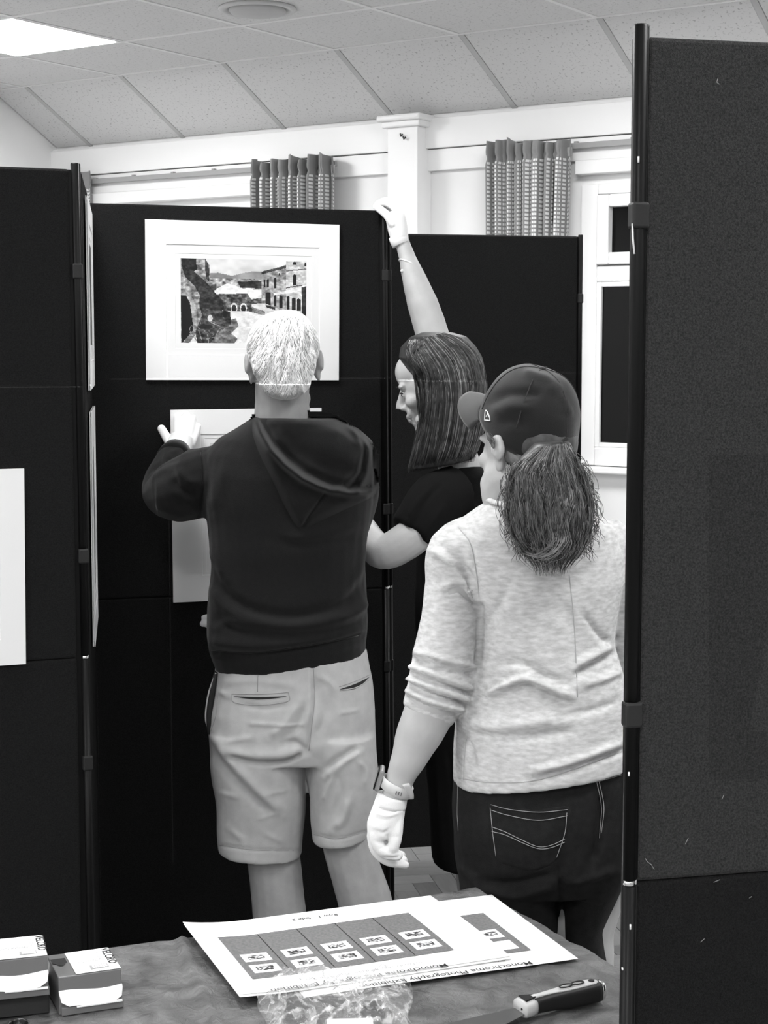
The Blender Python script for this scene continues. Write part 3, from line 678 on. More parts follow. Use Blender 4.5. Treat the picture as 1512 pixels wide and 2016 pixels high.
# ---------------------------------------------------------------- hook-tape cartons
M_cart = mat('white_carton', .9, .5, .4); M_cgrey = mat('grey_carton', .16, .3, .5); M_cdark = mat('carton_inside', .03, .8)
def carton(lab, c, ax, W, D, H, z, seed, hole=True):
    """carton with c = back-left top corner seen from the camera; ax to the right"""
    ay = np.array([ax[1], -ax[0], 0]); ay = ay if ay[1] < 0 else -ay
    q = lambda x, y, zz: c+ax*x+ay*y+np.array([0, 0, zz-c[2]])
    t = empty('tape_carton', q(W/2, D/2, z), lab, 'carton', 'cartons of hook tape')
    e = [q(0, D, z), q(W, D, z), q(W, 0, z), q(0, 0, z), q(0, D*.97, z+H*.99), q(W, D*.97, z+H), q(W, 0, z+H), q(0, 0, z+H)]
    hexa('carton_body', e, M_cgrey, t, .0015)
    lx = .024 if hole else 0
    V = [q(lx, D*.97, z+H+.0006), q(W*.99, D*.97, z+H+.0006), q(W*.99, .003, z+H+.0006), q(lx, .003, z+H+.0006)]; V += [v+np.array([0, 0, .0005]) for v in V]
    lb = mk('label_panel', V, BF, M_cart, t)
    # open flap hanging over the front: white inside with rounded corner
    fl = []
    n = 10
    prof = [(D*.985+.001, z+H*.60), (D*1.03, z+H*.54), (D*1.07, z+H*.34), (D*1.085, z+H*.22)]
    for k, (yy, zz) in enumerate(prof):
        ins = (0, 0, .002, .012)[k]
        for i in range(n): fl.append(q(ins+(W-2*ins)*i/(n-1), yy, zz+.002*math.sin(i*.6+seed)))
    m_ = len(prof)*n; fl += [f-ay*.0012 for f in fl]
    Fc = []
    for k in range(len(prof)-1):
        for i in range(n-1): a = k*n+i; Fc += [(a, a+1, a+n+1, a+n), (m_+a, m_+a+n, m_+a+n+1, m_+a+1)]
    mk('front_flap', fl, Fc, M_cart, t, True)
    # torn slot and lower tray lip
    box('slot', q(W*.5, D*.985+.0005, z+H*.12), (W*.8, .002, H*.10), M_cdark, ax, ay, EZ, 0, 2, t)
    box('tray_lip', q(W*.52, D*1.02, z+.006), (W*.98, D*.10, .011), M_cgrey, ax, ay, EZ, .001, 1, t)
    mk('tray_edge', boxv(q(W*.62, D*1.075, z+.0115), ax, ay, EZ, W*.72, D*.06, .0016), BF, M_cart, t)
    if hole:
        hx0, hx1, hy0, hy1 = .001, .021, .020, .038
        V = [q(hx0, hy0, z+H+.0007), q(hx0, hy1, z+H+.0007)]+[q(.012+.006*math.cos(a_), hy1+.010*math.sin(a_), z+H+.0007) for a_ in np.linspace(math.pi, 0, 8)]+[q(hx1, hy1, z+H+.0007), q(hx1, hy0, z+H+.0007)]
        mk('hang_slot', V, [tuple(range(len(V)))], M_cdark, t)
    # lettering on the label, running along the depth of the carton
    run_ = lambda body, x, y0, y1, h, m, bold=0: lettering(body, q(x, y0, z+H+.0011), q(x, y1, z+H+.0011), ax, h, EZ, m, lb, .0005, bold)
    run_('VELCRO', W*.86, .005, D*.74, .0115, M_ink, .02)
    run_('ES  VE  KL', W*.74, .015, D*.55, .004, M_inkg)
    for r_ in range(5): 
        yy = D*(.40+.045*r_)
        if r_ < 2: lettering(('PREMIUM GRIP PADS', 'STICK ON TAPE')[r_], q(lx+.008, yy+.012, z+H+.0011), q(W*.72, yy+.010, z+H+.0011), -ay, .0034, EZ, M_inkg, lb, .0005)
    rr = [(W*.54, D*.72), (W*.82, D*.70), (W*.83, D*.86), (W*.53, D*.885)]
    mk('roll_drawing', [q(x, y, z+H+.0016) for x, y in rr], [(0, 1, 2, 3)], mat('mid_grey_ink', .35, .6), lb)
    for k in range(6): x = W*(.575+.04*k); mk('roll_line', [q(x, D*.73, z+H+.0019), q(x+.0026, D*.73, z+H+.0019), q(x+.0026, D*.85, z+H+.0019), q(x, D*.85, z+H+.0019)], [(0, 1, 2, 3)], M_cart, lb)
    return t, q
H1 = .052
k0 = onz(92, 1881, TS+H1); k1 = onz(212.5, 1865, TS+H1); kx = nrm(k1-k0)
carton('opened grey and white tape carton with a hanging slot, right-hand one on the cloth', k0, kx, np.linalg.norm(k1-k0), .088, H1, TS, 1.0)
zl = TS+.028; H2 = .052
j1 = onz(84, 1842, zl+H2); j0 = onz(-30, 1853, zl+H2); jx = nrm(j1-j0)
# flat white carton under the left one
ub = empty('flat_carton', onz(40, 1960, TS), 'flat white carton with dark sides lying under the left tape carton', 'carton')
u1 = onz(97, 1957, TS+.026); uay = np.array([jx[1], -jx[0], 0]); uay = uay if uay[1] < 0 else -uay
uc = u1-jx*.09-uay*.06
box('carton_body', uc-np.array([0, 0, .0135]), (.18, .12, .0255), M_cdark, jx, uay, EZ, .001, 1, ub)
mk('carton_lid', boxv(uc+np.array([0, 0, .0005]), jx, uay, EZ, .181, .121, .0024), BF, M_cart, ub)
carton('grey and white tape carton at the left edge, stacked on a flat carton', j0, jx, np.linalg.norm(j1-j0), .084, H2, zl+.001, 2.0, hole=False)
# black pot at the bottom edge
pc = onz(37, 2014, TS+.03)
pp = np.array([pc[0], pc[1], TS])
lathe('black_pot', [(.0115, 0), (.0125, .004), (.0135, .030), (.0128, .0305), (.0118, .029), (.011, .006), (.001, .005)], pp, mat('shiny_black_plastic', .006, .2, .5), 28, label='small round black pot at the bottom left corner of the table', cat='pot')

# ---------------------------------------------------------------- filling knife
M_rub = mat('black_rubber_grip', .012, .5, .4); M_hand = mat('pale_grey_handle', .50, .4, .4); M_blade = mat('worn_steel_blade', .22, .35, .5, metal=1)
hA = onz(1024, 1985, TS+.014); hB = onz(1186, 1948, TS+.016); hx = nrm(hB-hA); hl = np.linalg.norm(hB-hA); hy = np.array([-hx[1], hx[0], 0])   # hy points away from the camera
kn = empty('filling_knife', (hA+hB)/2-np.array([0, 0, .014]), 'filling knife with a black and pale grey handle, right of the plans', 'knife')
def kq(x, y, z): return hA+hx*x*hl+hy*y+np.array([0, 0, z])
def loftv(rings, cap=True):
    n = len(rings[0]); V = [p for r_ in rings for p in r_]; Fc = []
    for i in range(len(rings)-1):
        for k in range(n): a, b = i*n+k, i*n+(k+1) % n; Fc.append((a, b, b+n, a+n))
    if cap: Fc.append(tuple(reversed(range(n)))); Fc.append(tuple((len(rings)-1)*n+k for k in range(n)))
    return V, Fc
def hring(x, wy, wz, zc=0, n=20, yo=0): return [kq(x, yo+wy*np.sign(math.cos(a))*abs(math.cos(a))**.7, zc+wz*np.sign(math.sin(a))*abs(math.sin(a))**.7) for a in np.linspace(0, 2*math.pi, n, endpoint=False)]
V, Fc = loftv([hring(.12, .013, .0115), hring(.22, .011, .011), hring(.35, .0105, .012), hring(.55, .0125, .0135), hring(.75, .014, .0145), hring(.9, .0135, .0145), hring(.955, .0125, .0135)]); mk('grip', V, Fc, M_rub, kn, True)
V, Fc = loftv([hring(-.005, .0165, .0105), hring(.02, .0175, .0115), hring(.10, .0165, .0115), hring(.16, .0125, .0110)]); mk('collar', V, Fc, M_hand, kn, True)
V, Fc = loftv([hring(.95, .0127, .0138), hring(.975, .0125, .0136), hring(.995, .011, .012), hring(1.0, .008, .009)]); mk('end_cap', V, Fc, M_chrome, kn, True)
V, Fc = loftv([hring(x, w_, .0022, z_, 16, .001) for x, w_, z_ in ((.14, .006, .0112), (.22, .0045, .0113), (.35, .005, .0122), (.55, .0085, .0128), (.75, .0095, .0137), (.88, .0085, .0136), (.93, .005, .0125))]); ins = mk('inlay', V, Fc, M_hand, kn, True)
for x0, x1, r_ in ((.47, .62, .0042), (.62, .76, .0042)):
    lp = [kq(x0+(x1-x0)*(.5+.5*math.cos(a)), .0048*math.sin(a), .0158+.0012*(x0+x1)) for a in np.linspace(0, 2*math.pi, 22)]
    tube('grip_loop', lp, .0011, M_rub, 6, ins)
lathe('hang_hole', [(.0042, 0), (.0042, .0022), (.001, .0022)], kq(.86, 0, .0148), M_rub, 18, ins)
V = [kq(.025, -.010, .0118), kq(.17, -.004, .0116), kq(.17, .006, .0116), kq(.03, .011, .0118)]; V += [v+np.array([0, 0, .0016]) for v in V]; mk('thumb_pad', V, BF, M_rub, kn)
bl = [kq(0, -.012, -.005), kq(0, .012, -.005), kq(-.30, .020, -.010), kq(-.75, .030, -.0135), kq(-.75, -.030, -.0135), kq(-.30, -.020, -.010)]
bl += [v+np.array([0, 0, .0012]) for v in bl]
mk('blade', bl, [(5, 4, 3, 2, 1, 0), (6, 7, 8, 9, 10, 11)]+[(i, (i+1) % 6, 6+(i+1) % 6, 6+i) for i in range(6)], M_blade, kn)
lathe('rivet', [(.0016, 0), (.0016, .001), (.0003, .0012)], kq(-.006, -.006, .001), M_rub, 12, kn, axis=-hx)

# ---------------------------------------------------------------- clear plastic bag
def bag():
    M_film = mat('clear_plastic_film', .9, .12, .6)
    nt = M_film.node_tree; b = nt.nodes['Principled BSDF']; b.inputs['Alpha'].default_value = .20; b.inputs['Specular IOR Level'].default_value = 1.0; b.inputs['Coat Weight'].default_value = 1.0; b.inputs['Coat Roughness'].default_value = .08
    tc = nt.nodes['Texture Coordinate']; n = nt.nodes.new('ShaderNodeTexNoise'); n.inputs['Scale'].default_value = 16; n.inputs['Detail'].default_value = 3; n.inputs['Distortion'].default_value = 1.5
    nt.links.new(tc.outputs['Object'], n.inputs['Vector']); bp = nt.nodes.new('ShaderNodeBump'); bp.inputs['Strength'].default_value = 1.0; bp.inputs['Distance'].default_value = .03
    nt.links.new(n.outputs[0], bp.inputs['Height']); nt.links.new(bp.outputs[0], b.inputs['Normal'])
    n3 = nt.nodes.new('ShaderNodeTexNoise'); n3.inputs['Scale'].default_value = 13; n3.inputs['Detail'].default_value = 4; n3.inputs['Distortion'].default_value = 1.4; nt.links.new(tc.outputs['Object'], n3.inputs['Vector'])
    ra = nt.nodes.new('ShaderNodeValToRGB'); e = ra.color_ramp.elements; e[0].position = .44; e[0].color = (.10,)*3+(1,); e[1].position = .56; e[1].color = (.16,)*3+(1,); k_ = ra.color_ramp.elements.new(.5); k_.color = (.50,)*3+(1,)
    nt.links.new(n3.outputs[0], ra.inputs[0]); nt.links.new(ra.outputs[0], b.inputs['Alpha'])
    c00 = onz(520, 1936, TS+.01); c10 = onz(798, 1930, TS+.01); bx = nrm(c10-c00); W = np.linalg.norm(c10-c00); by = np.array([bx[1], -bx[0], 0]); by = by if by[1] < 0 else -by; Lb = .26
    t = empty('plastic_bag', c00+bx*W/2+by*Lb/2, 'crumpled clear plastic bag lying over the edge of the plans', 'plastic bag')
    n_, m_ = 90, 90; nz = vnoise(m_, n_, 7, 77, 5); nz2 = vnoise(m_, n_, 16, 78, 3); V = []
    rdg = np.abs(nz-.5)*2
    for sgn in (1, 0):
        for j in range(m_):
            for i in range(n_):
                u, v = i/(n_-1), j/(m_-1); e = min(u, 1-u, v*1.2, (1-v))
                h = (.010+.030*min(1, e*5)*(1 if sgn else 0))*(1 if sgn else .35)
                h += (.022*(.5-rdg[j, i])+.010*(nz2[j, i]-.5))*sgn*min(1, .35+e*6)
                wob = .012*(vnoise_edge[i] if j in (0,) else 0)
                x = u*W*(1+.06*(v-.2))-W*.02*v+.008*math.sin(v*9)*(u-.5)*2
                V.append(c00+bx*x+by*(v*Lb+.010*math.sin(u*11+1)*(1-v)+.006*math.sin(u*29)*(1-v))+np.array([0, 0, max(.0005, h)-.010+sgn*.001]))
    k = n_*m_; Fc = []
    for j in range(m_-1):
        for i in range(n_-1):
            a = j*n_+i; Fc += [(a, a+n_, a+n_+1, a+1), (k+a, k+a+1, k+a+n_+1, k+a+n_)]
    mk('film', V, Fc, M_film, t, True)
    # what is inside: a dark pack and a pale folded card
    V, Fc = loftv([[c00+bx*(W*.12+W*.70*u)+by*(y+.004*math.sin(u*7))+np.array([0, 0, zz]) for u, zz in ((0, -.006), (1, -.006), (.97, h), (.5, h*1.1), (.03, h))] for y, h in ((.075, .004), (.09, .010), (.17, .012), (.24, .008))])
    mk('dark_pack', V, Fc, mat('dark_packed_tape', .06, .3, .5, bump=(60, .6)), t, True)
    V, Fc = loftv([[c00+bx*(W*.42+W*.30*u)+by*y+np.array([0, 0, zz]) for u, zz in ((0, .006), (1, .006), (1, h), (0, h))] for y, h in ((.162, .0145), (.17, .0165), (.24, .0165))])
    mk('pale_card', V, Fc, M_cart, t)
vnoise_edge = np.zeros(90)
bag()
# ================================================================ PEOPLE: TOOLS
def ringp(xl, yl, xr, yr, D, rd, e=2.25, n=30):
    """cross-section of a body or garment: its left and right outline points, the depth of its middle, its half thickness"""
    L, R = P(xl, yl, D), P(xr, yr, D); c = (L+R)/2; u = (R-L)/2; uh = nrm(u); v = EY-uh*(EY@uh); v = nrm(v)*rd; out = []
    for k in range(n):
        a = 2*math.pi*k/n; ca, sa = math.cos(a), math.sin(a)
        out.append(c+u*np.sign(ca)*abs(ca)**(2/e)+v*np.sign(sa)*abs(sa)**(2/e))
    return out
def body_loft(rows, e=2.25): return loftv([ringp(*r_, e=e) for r_ in rows])
def limb(pts, n=16, k=4):
    """pts = (x, y, depth, radius) -> smooth tapering tube"""
    c = catmull([P(x, y, D) for x, y, D, r_ in pts], k); rr = np.interp(np.linspace(0, len(pts)-1, len(c)), range(len(pts)), [p[3] for p in pts])
    return tubev(c, list(rr), n)
def limb3(pts, n=16, k=4):
    c = catmull([p for p, r_ in pts], k); rr = np.interp(np.linspace(0, len(pts)-1, len(c)), range(len(pts)), [r_ for p, r_ in pts])
    return tubev(c, list(rr), n)
def ell(c, r_, X=EX, Y=EY, Z=EZ, nu=20, nv=14):
    V = []; Fc = []
    for j in range(1, nv):
        t = math.pi*j/nv
        for i in range(nu):
            a = 2*math.pi*i/nu; V.append(np.asarray(c)+np.asarray(X)*r_[0]*math.sin(t)*math.cos(a)+np.asarray(Y)*r_[1]*math.sin(t)*math.sin(a)+np.asarray(Z)*r_[2]*math.cos(t))
    V += [np.asarray(c)+np.asarray(Z)*r_[2], np.asarray(c)-np.asarray(Z)*r_[2]]; T, Bt = len(V)-2, len(V)-1
    for j in range(nv-2):
        for i in range(nu): a, b = j*nu+i, j*nu+(i+1) % nu; Fc.append((a, a+nu, b+nu, b))
    for i in range(nu): Fc.append((T, i, (i+1) % nu)); Fc.append((Bt, (nv-2)*nu+(i+1) % nu, (nv-2)*nu+i))
    return V, Fc
def fuse(parts, voxel, it=6, fac=.5):
    V = []; Fc = []
    for v, f in parts:
        b = len(V); V += list(v); Fc += [tuple(b+i for i in q) for q in f]
    me = bpy.data.meshes.new('fuse'); me.from_pydata([tuple(v) for v in V], [], Fc); o = bpy.data.objects.new('fuse', me); COL.objects.link(o)
    m = o.modifiers.new('r', 'REMESH'); m.mode = 'VOXEL'; m.voxel_size = voxel; m.adaptivity = 0
    if it: m2 = o.modifiers.new('s', 'SMOOTH'); m2.factor = fac; m2.iterations = it
    out = bpy.data.meshes.new_from_object(o.evaluated_get(bpy.context.evaluated_depsgraph_get()))
    bpy.data.objects.remove(o); bpy.data.meshes.remove(me); return out
def mesh_np(me):
    n = len(me.vertices); V = np.empty(n*3); me.vertices.foreach_get('co', V); N = np.empty(n*3); me.vertices.foreach_get('normal', N); return V.reshape(-1, 3), N.reshape(-1, 3)
def folds(me, lines, smooth=0):
    """cloth folds: lines = (pixel polyline, half width in pixels, height in metres; negative = valley), pressed into the side seen"""
    me.update(); V, N = mesh_np(me); px = projv(V); d0 = V-CAM; d0 /= np.linalg.norm(d0, axis=1)[:, None]; face = np.clip(-(N*d0).sum(1)*3, 0, 1); tot = np.zeros(len(V))
    for line, w, h in lines:
        cl = np.array(catmull([np.array([x, y, 0.]) for x, y in line], 5))[:, :2] if len(line) > 2 else np.asarray(line, float)
        lo, hi = cl.min(0)-w*3, cl.max(0)+w*3; k = np.where(((px > lo) & (px < hi)).all(1) & (face > 0))[0]
        if not len(k): continue
        d = seg_dist(px[k], cl); ends = np.minimum(np.linalg.norm(px[k]-cl[0], axis=1), np.linalg.norm(px[k]-cl[-1], axis=1))
        tot[k] += h*np.exp(-(d/w)**2)*np.clip(ends/(2.5*w)+.25, 0, 1)
    V = V+N*(tot*face)[:, None]; me.vertices.foreach_set('co', V.ravel()); me.update(); return me
def jitter(me, sc, amp, seed=0, aniso=(1, 1, 1)):
    """broad soft unevenness of cloth"""
    me.update(); V, N = mesh_np(me); rg = np.random.default_rng(seed); t = np.zeros(len(V))
    for k in range(14):
        w_ = rg.normal(size=3)*np.asarray(aniso)*sc; t += np.sin(V@w_+rg.uniform(0, 6.28))
    V = V+N*(t/14**.5*amp)[:, None]; me.vertices.foreach_set('co', V.ravel()); me.update(); return me
def bvh_of(objs):
    V = []; Fc = []
    for o in objs:
        w_ = WORLDLOC[o.name]; b = len(V); V += [tuple(np.array(v.co)+w_) for v in o.data.vertices]; Fc += [tuple(b+i for i in p.vertices) for p in o.data.polygons]
    return BVHTree.FromPolygons(V, Fc)
def cast(bv, x, y, fallback=None):
    d = nrm(ray(x, y)); h = bv.ray_cast(Vector(CAM), Vector(d))
    if h[0] is None: return (P(x, y, fallback) if fallback else None)
    return np.array(h[0])
def on_surface(name, bv, line, rad, m, parent, lift=.0006, k=6, n=6, fallback=None):
    pts = [cast(bv, q[0], q[1], fallback) for q in catmull([np.array([x, y, 0.]) for x, y in line], k)]
    pts = [p-nrm(p-CAM)*lift for p in pts if p is not None]
    if len(pts) < 2: return None
    return tube(name, pts, rad, m, n, parent)
def pad_px(name, bv, poly, height, m, parent, step=3, fallback=3.0, smooth=True, sink=.006):
    """soft layer lying on a surface: pixel outline, height(x, y, distance to the outline) in metres"""
    poly = np.asarray(catmull([np.array([x, y, 0.]) for x, y in list(poly)+[poly[0]]], 4))[:-1, :2]
    x0, y0 = poly.min(0)-step; x1, y1 = poly.max(0)+step; xs = np.arange(x0, x1, step); ys = np.arange(y0, y1, step); X, Y = np.meshgrid(xs, ys)
    ins = inpoly(X, Y, [tuple(p) for p in poly]); pts = np.stack([X.ravel(), Y.ravel()], -1); d = seg_dist(pts, np.vstack([poly, poly[:1]])).reshape(X.shape); d = np.where(ins, d, -d)
    idx = -np.ones(X.shape, int); V = []
    for j in range(X.shape[0]):
        for i in range(X.shape[1]):
            if d[j, i] > -step*1.5:
                p = cast(bv, X[j, i], Y[j, i], fallback); idx[j, i] = len(V); V.append(p-nrm(p-CAM)*height(X[j, i], Y[j, i], d[j, i]))
    back = len(V); V += [v+nrm(v-CAM)*.0 for v in V]
    for q in range(back): V[back+q] = V[q]+nrm(V[q]-CAM)*(sink+.02)
    Fc = []
    quads = []
    for j in range(X.shape[0]-1):
        for i in range(X.shape[1]-1):
            q = (idx[j, i], idx[j+1, i], idx[j+1, i+1], idx[j, i+1])
            if min(q) >= 0: quads.append(q)
    Fc = list(quads)+[tuple(back+a for a in reversed(q)) for q in quads]
    ec = {}
    for q in quads:
        for a, b in zip(q, q[1:]+q[:1]): ec[(a, b)] = 1
    for a, b in list(ec):
        if (b, a) not in ec: Fc.append((b, a, back+a, back+b))
    return mk(name, V, Fc, m, parent, smooth)
def strands(name, lines, rad, m, parent, n=3):
    V = []; Fc = []
    for ln in lines:
        k = len(ln); rr = [rad*(1-.75*(i/(k-1))**3) for i in range(k)]
        v, f = tubev(ln, rr, n, base=len(V)); V += v; Fc += f
    o = mk(name, V, Fc, m, parent, True); o['kind'] = 'stuff'; return o
def sstep(x): x = np.clip(x, 0, 1); return x*x*(3-2*x)
def hair_mat(name, lo, hi, rough=.35):
    m = mat(name, lo, rough, .5); nt = m.node_tree; b = nt.nodes['Principled BSDF']; tc = nt.nodes['Texture Coordinate']
    n = nt.nodes.new('ShaderNodeTexNoise'); n.inputs['Scale'].default_value = 60; n.inputs['Detail'].default_value = 3; nt.links.new(tc.outputs['Object'], n.inputs['Vector'])
    r = nt.nodes.new('ShaderNodeMapRange'); r.inputs[1].default_value = .3; r.inputs[2].default_value = .7; r.inputs[3].default_value = lo; r.inputs[4].default_value = hi
    nt.links.new(n.outputs[0], r.inputs[0]); nt.links.new(r.outputs[0], b.inputs['Base Color']); return m
def head_frame(f, roll=0):
    f = nrm(f); l = nrm(np.cross(EZ, f)); u = np.cross(f, l)
    if roll: l, u = l*math.cos(roll)+u*math.sin(roll), u*math.cos(roll)-l*math.sin(roll)
    return f, -l, u          # forward, right, up
def head_parts(C, f, r_, u, s=1.0, ears=1.0):
    """skull, jaw, nose, lips, brows, cheeks and ears as overlapping solids for fuse()"""
    q = lambda x, y, z: C+(r_*x+f*y+u*z)*s
    E = lambda c, rad: ell(q(*c), [a*s for a in rad], r_, f, u)
    parts = [E((0, -.018, .033), (.074, .094, .082)), E((0, .028, -.005), (.062, .066, .088)), E((0, .032, -.068), (.050, .056, .045)), E((0, .074, -.098), (.022, .018, .017)),
             E((0, .05, .045), (.055, .045, .05))]
    for s_ in (-1, 1):
        parts += [E((s_*.030, .081, .020), (.024, .012, .009)), E((s_*.042, .064, -.024), (.022, .024, .02)), E((s_*.0125, .100, -.034), (.0085, .010, .008)), E((s_*.035, .04, -.075), (.022, .04, .022)),
                  E((s_*.031, .0765, -.001), (.0145, .0115, .0105))]
        # ear: rim, lobe and root
        ec = lambda a, rr, x=0: E((s_*(.074+x*ears), -.012+a[0], -.012+a[1]), rr)
        parts += [ec((-.004, .012), (.008*ears, .020, .024), .008), ec((-.002, -.018), (.007*ears, .012, .016), .004), ec((.002, 0), (.010*ears, .012, .028), -.002),
                  ec((-.016, .012), (.006*ears, .010, .026), .016), ec((-.008, .030), (.006*ears, .016, .009), .013)]
    v, fc = tubev([q(0, .088, .012), q(0, .098, -.004), q(0, .110, -.022), q(0, .114, -.032)], [.0075*s, .008*s, .0095*s, .0105*s], 12); parts.append((v, fc))
    parts += [E((0, .096, -.057), (.021, .009, .0065)), E((0, .093, -.069), (.018, .0095, .0075)), E((0, .086, -.05), (.026, .012, .016)), E((0, .082, -.08), (.02, .012, .01))]
    return parts, q
def eye(q, s_, s, parent):
    c = q(s_*.031, .0795, -.001); f = nrm(q(0, 1, 0)-q(0, 0, 0)); e = mk('eye', *ell(c, (.0105*s,)*3), mat('eye_white', .7, .2), parent, True)
    mk('iris', *ell(c+f*.0078*s, (.0048*s,)*3), mat('dark_iris', .02, .1), e, True)
def shoe(parent, heel, d, m, L=.26, w=.046):
    d = nrm(np.array([d[0], d[1], 0])); s_ = np.array([d[1], -d[0], 0]); V = []; Fc = []
    rings = []
    for t, h, ww in ((0, .05, .6), (.05, .085, .8), (.25, .095, .85), (.45, .07, .9), (.7, .05, 1.05), (.9, .04, .85), (1, .02, .45)):
        rings.append([heel+d*(t*L)+s_*(math.cos(a)*w*ww)+EZ*max(.002, h/2+math.sin(a)*h/2) for a in np.linspace(0, 2*math.pi, 16, endpoint=False)])
    V, Fc = loftv(rings); mk('shoe', V, Fc, m, parent, True)
M_skin = mat('skin', .33, .5, .4, var=(22, .88, 1.1), bump=(300, .08)); M_skin2 = mat('fair_skin', .46, .5, .4, var=(18, .9, 1.08), bump=(300, .06))
M_glove = mat('white_cotton_glove', .88, .85, .15, bump=(600, .15), sheen=.2)
def hand_parts(palm, fingers):
    """palm = (x, y, depth, half width, half thickness) rows; fingers = lists of (x, y, depth, radius)"""
    parts = []
    for fg in fingers: parts.append(limb(fg, 12, 4)); e = fg[-1]; parts.append(ell(P(*e[:3]), (e[3],)*3, nu=12, nv=8)); b = fg[0]; parts.append(ell(P(*b[:3]), (b[3],)*3, nu=12, nv=8))
    return parts+palm
# ================================================================ THE MAN IN THE HOODIE
M_hood = mat('black_sweatshirt', .006, .9, .2, sheen=.12, bump=(700, .3), var=(120, .8, 1.25))
M_rib = mat('black_ribbing', .006, .9, .2, sheen=.2)
def man():
    hx_, D = 566, 3.735
    g = P(570, 2100, 3.735); g[2] = 0
    t = empty('person', g, 'white-haired person in a black hoodie and pale shorts, seen from behind hanging a print', 'person', 'people hanging the prints')
    # --- body
    C = P(559, 717, 3.70); f, r_, u = head_frame((-.06, .97, -.16), -.05)
    parts, q = head_parts(C, f, r_, u, .97, .75)
    parts.append(limb([(557, 745, 3.70, .062), (555, 790, 3.715, .060), (556, 830, 3.73, .066), (560, 870, 3.735, .075)]))
    parts.append(body_loft([(470, 870, 680, 875, 3.735, .07), (440, 930, 690, 935, 3.735, .09), (450, 1100, 690, 1100, 3.74, .095), (450, 1280, 690, 1270, 3.735, .09), (440, 1400, 710, 1400, 3.73, .095), (450, 1470, 700, 1470, 3.73, .09)]))
    parts.append(limb([(430, 925, 3.74, .05), (360, 955, 3.80, .05), (332, 970, 3.90, .042), (332, 945, 3.98, .04), (345, 908, 4.06, .03), (354, 885, 4.11, .026)]))
    parts.append(limb([(690, 935, 3.74, .05), (690, 970, 3.79, .05), (668, 1065, 3.9, .042), (570, 1150, 4.04, .036), (480, 1205, 4.115, .028), (455, 1212, 4.13, .026)]))
    # legs down to the floor
    parts.append(limb([(510, 1440, 3.73, .085), (520, 1560, 3.73, .078), (537, 1680, 3.73, .062), (545, 1745, 3.735, .061), (552, 1830, 3.745, .064), (556, 1930, 3.75, .055), (557, 2030, 3.75, .038), (557, 2085, 3.75, .036), (557, 2105, 3.74, .04)]))
    parts.append(limb([(655, 1440, 3.73, .085), (668, 1540, 3.71, .075), (684, 1650, 3.70, .060), (700, 1715, 3.70, .0595), (722, 1790, 3.71, .063), (735, 1890, 3.73, .055), (742, 2000, 3.75, .038), (744, 2070, 3.75, .036), (744, 2105, 3.74, .04)]))
    me = fuse(parts, .0042, 5); me = jitter(me, 60, .0006, 2)
    body = from_mesh('body', me, M_skin, t)
    for s_ in (-1, 1): eye(q, s_, .97, body)
    for x in (557, 744):
        h = P(x, 2105, 3.70); h[2] = 0; shoe(t, h, (0.0, 1, 0), mat('dark_shoe', .03, .5))
    # --- hair: short, white, brushed down over the nape
    E = lambda c, rad: ell(q(*c), rad, r_, f, u)
    hp = [E((0, -.020, .034), (.0825, .098, .083)), E((0, -.060, .0), (.072, .060, .078)), E((0, -.065, -.045), (.058, .045, .045)), E((0, .035, .065), (.06, .06, .045)), E((.015, -.02, .078), (.05, .07, .040))]
    hm = fuse(hp, .0035, 5)
    fl = []
    rg = np.random.default_rng(5)
    for k in range(46):
        x = rg.uniform(492, 632); y = rg.uniform(625, 765); w_ = (x-560)*.18
        fl.append(([(x, y), (x+w_*.5+rg.uniform(-5, 5), y+20), (x+w_*.7+rg.uniform(-8, 8), y+42)], 3.5, rg.choice([-.0035, .003])))
    M_hw = hair_mat('white_hair', .80, .93, .5)
    hm = folds(hm, fl); hair = from_mesh('hair', hm, M_hw, t); bv = bvh_of([hair])
    lines = []
    for k in range(1500):
        x = 560+70*rg.normal()*.62; y = rg.uniform(614, 770); L = rg.uniform(16, 44); sw = rg.uniform(-.35, .35); ph = rg.uniform(0, 6.3); pts = []
        dx0 = (x-572)*.012+sw*.5
        for i in range(7):
            tt = i/6; xx = x+dx0*L*tt*.9+3.0*math.sin(ph+tt*4); yy = y+L*tt
            if yy > 800 or abs(xx-560) > 78-.0*yy: break
            p = cast(bv, xx, yy)
            if p is None: break
            pts.append(p-nrm(p-CAM)*(.001+.0045*math.sin(tt*2.8)))
        if len(pts) > 3: lines.append(pts)
    strands('hair_strand', lines, .0011, hair_mat('white_hair_strand', .72, .95, .45), hair)
    # --- hoodie
    rows = [(429, 1322, 720, 1286, 3.735, .116), (420, 1298, 721, 1264, 3.735, .120), (413, 1277, 725, 1246, 3.735, .130), (409, 1245, 727, 1220, 3.735, .133), (410, 1185, 722, 1172, 3.74, .130), (414, 1110, 722, 1110, 3.74, .127), (408, 1050, 727, 1052, 3.74, .127),
            (402, 985, 734, 995, 3.735, .127), (400, 930, 738, 940, 3.73, .122), (406, 893, 736, 902, 3.73, .114), (430, 864, 734, 870, 3.73, .106), (470, 840, 706, 846, 3.73, .095), (502, 820, 662, 824, 3.73, .086)]
    parts = [body_loft(rows, 2.4)]
    parts.append(limb([(445, 925, 3.735, .062), (400, 950, 3.755, .082), (355, 965, 3.82, .074), (326, 972, 3.905, .054), (327, 945, 3.985, .052), (341, 908, 4.065, .044), (344, 898, 4.085, .040)]))
    parts.append(limb([(670, 935, 3.735, .07), (688, 960, 3.77, .070), (680, 1010, 3.84, .066), (664, 1065, 3.91, .056), (570, 1150, 4.04, .05), (485, 1200, 4.105, .042)]))
    hm = fuse(parts, .0048, 8); hm = jitter(hm, 22, .0022, 4)
